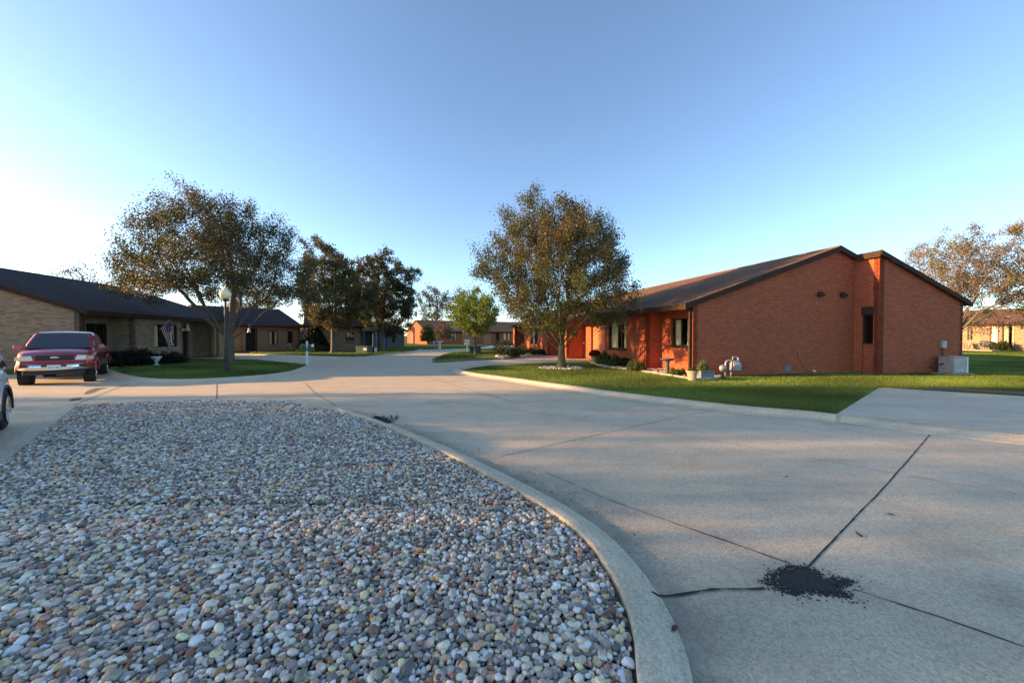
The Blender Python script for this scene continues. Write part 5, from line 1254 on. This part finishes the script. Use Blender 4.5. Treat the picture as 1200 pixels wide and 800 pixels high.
# --- white SUV ------------------------------------------------------
def suv(loc, rz):
    """origin on the ground under the rear axle, x forward"""
    r = thing('white_car', 'white sport utility car cut off by the left edge, only its rear wheel side showing', 'car', loc, rz)
    w_ = carpaint('paint_white', (.62, .66, .68), .8, .0); RW = .36; FA = 2.7
    top = [(-.82, .80), (-.80, 1.02), (-.72, 1.08), (0, 1.10), (2.2, 1.05), (2.8, 1.02), (3.3, .90), (3.55, .72), (3.6, .6)]
    wid = [(-.82, .58), (-.78, .70), (-.66, .82), (-.4, .90), (0, .925), (2.7, .925), (3.2, .87), (3.5, .72), (3.6, .55)]
    xs = sorted(set([round(v, 3) for v in np.arange(-.82, 3.6, .1)]+[3.6, -.8, -.78, -.72]+[RW*1.17*math.cos(a) for a in np.linspace(0, 3.1416, 15)]+[FA+RW*1.17*math.cos(a) for a in np.linspace(0, 3.1416, 15)])); st = []
    for x in xs:
        zb = .28
        for c in (0, FA):
            d = abs(x-c); Ra = RW*1.18
            if d < Ra: zb = max(zb, RW+math.sqrt(Ra*Ra-d*d)-.01)
        st.append((x, interp(wid, x), zb, interp(top, x), .03, .07))
    V, Fc = shell(st); MB().add(V, Fc).build('body', w_, r, smooth=True, recalc=True).modifiers.new('w', 'WEIGHTED_NORMAL')
    st = [(-.70, .72, 1.02, 1.10, .02, .1), (-.62, .80, 1.02, 1.3, .02, .16), (-.45, .85, 1.02, 1.52, .03, .2), (-.2, .86, 1.02, 1.60, .03, .2), (.6, .87, 1.02, 1.65, .03, .2), (1.4, .87, 1.02, 1.60, .03, .2), (2.0, .86, 1.02, 1.3, .03, .14), (2.4, .84, 1.0, 1.06, .03, .05)]
    V, Fc = shell(st); MB().add(V, Fc).build('cabin', w_, r, smooth=True, recalc=True).modifiers.new('w', 'WEIGHTED_NORMAL')
    gl = glass('car_glass', (.04, .05, .06), 1.5, .1)
    for s in (1, -1):
        for a, b, c, d in ((-.30, .45, -.20, .42), (.52, 1.35, .52, 1.25), (1.42, 2.05, 1.35, 1.55)):
            pts_ = [(b, s*.882, 1.12), (a, s*.882, 1.12), (c, s*.745, 1.50), (d, s*.745, 1.50)]
            panel('side_window', pts_ if s > 0 else pts_[::-1], gl, r, .008, .012)
        q = MB(); q.box((-.73, s*.66, .97), (.14, .20, .20), rz=-s*.75); q.build('tail_lamp', M['tail_red'], r, bevel=.03)
        q = MB(); q.box((.62, s*.93, .93), (.18, .035, .035)); q.build('door_handle', M['chrome'], r, bevel=.01)
        q = MB(); q.box((1.85, s*.99, 1.12), (.16, .2, .14)); q.build('mirror', w_, r, bevel=.03)
        q = MB(); q.box((3.42, s*.66, .80), (.2, .25, .13), rz=-s*.6); q.build('headlight', M['lamp_lens'], r, bevel=.02)
        for c in (0, FA):
            q = MB(); q.tube([(c+RW*1.17*math.cos(a), s*.915, RW+RW*1.17*math.sin(a)) for a in np.linspace(-.1, 3.24, 20)], .028, 8); q.build('arch_trim', M['plastic_black'], r, smooth=True)
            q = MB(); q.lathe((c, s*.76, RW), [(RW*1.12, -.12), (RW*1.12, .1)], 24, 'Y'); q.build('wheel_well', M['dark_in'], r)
        q = MB(); q.box((1.35, s*.92, .30), (1.7, .03, .12)); q.build('sill', M['plastic_black'], r, bevel=.01)
    panel('rear_window', [(-.70, .60, 1.14), (-.70, -.60, 1.14), (-.50, -.56, 1.46), (-.50, .56, 1.46)], gl, r, .01, .03)
    panel('windscreen', [(2.33, -.70, 1.10), (2.33, .70, 1.10), (1.52, .62, 1.56), (1.52, -.62, 1.56)], gl, r, .01, .04)
    q = MB(); q.box((1.3, 0, .28), (4.2, 1.4, .12)); q.build('chassis', M['plastic_black'], r)
    for x, y in ((0, .80), (0, -.80), (FA, .80), (FA, -.80)): wheel(r, x, y, RW, .22, M['steel'], 1 if y > 0 else -1)
    return r
SH = Vector((.72, -.69)).normalized(); SN = Vector((-SH.y, SH.x))          # SN points to the car's left side
c0 = P(6, 503); c0 = c0-SN*.82+Vector((-.12, 0))
suv((c0.x, c0.y, 0), math.atan2(SH.y, SH.x))
# ================================================================ LIGHT
SUN_AZ, SUN_EL = -91.5, 11.0          # degrees from the view axis (negative: left), above the horizon
w = bpy.data.worlds.new("World"); SC.world = w; w.use_nodes = True; nt = w.node_tree
sky = nt.nodes.new('ShaderNodeTexSky'); sky.sky_type = 'NISHITA'; sky.sun_disc = False
sky.sun_elevation = R(SUN_EL); sky.sun_rotation = R(SUN_AZ); sky.air_density = .75; sky.dust_density = .5; sky.ozone_density = 5.0
bg = nt.nodes['Background']; bg.inputs[1].default_value = .115; nt.links.new(sky.outputs[0], bg.inputs[0])
sl = bpy.data.lights.new('sun', 'SUN'); sl.energy = 2.35; sl.angle = R(.6); sl.color = (1.0, .72, .48)
so = bpy.data.objects.new('sun', sl); COL.objects.link(so)
sd = Vector((math.sin(R(SUN_AZ))*math.cos(R(SUN_EL)), math.cos(R(SUN_AZ))*math.cos(R(SUN_EL)), math.sin(R(SUN_EL))))
so.rotation_euler = sd.to_track_quat('Z', 'Y').to_euler(); so.location = (-30, 0, 30)
SC.render.engine = 'CYCLES'; SC.cycles.max_bounces = 8; SC.cycles.transparent_max_bounces = 16
SC.view_settings.view_transform = 'Standard'; SC.view_settings.look = 'None'; SC.view_settings.gamma = 1; SC.view_settings.exposure = 2.38
SC.view_settings.use_white_balance = True; SC.view_settings.white_balance_temperature = 11000; SC.view_settings.white_balance_tint = 13
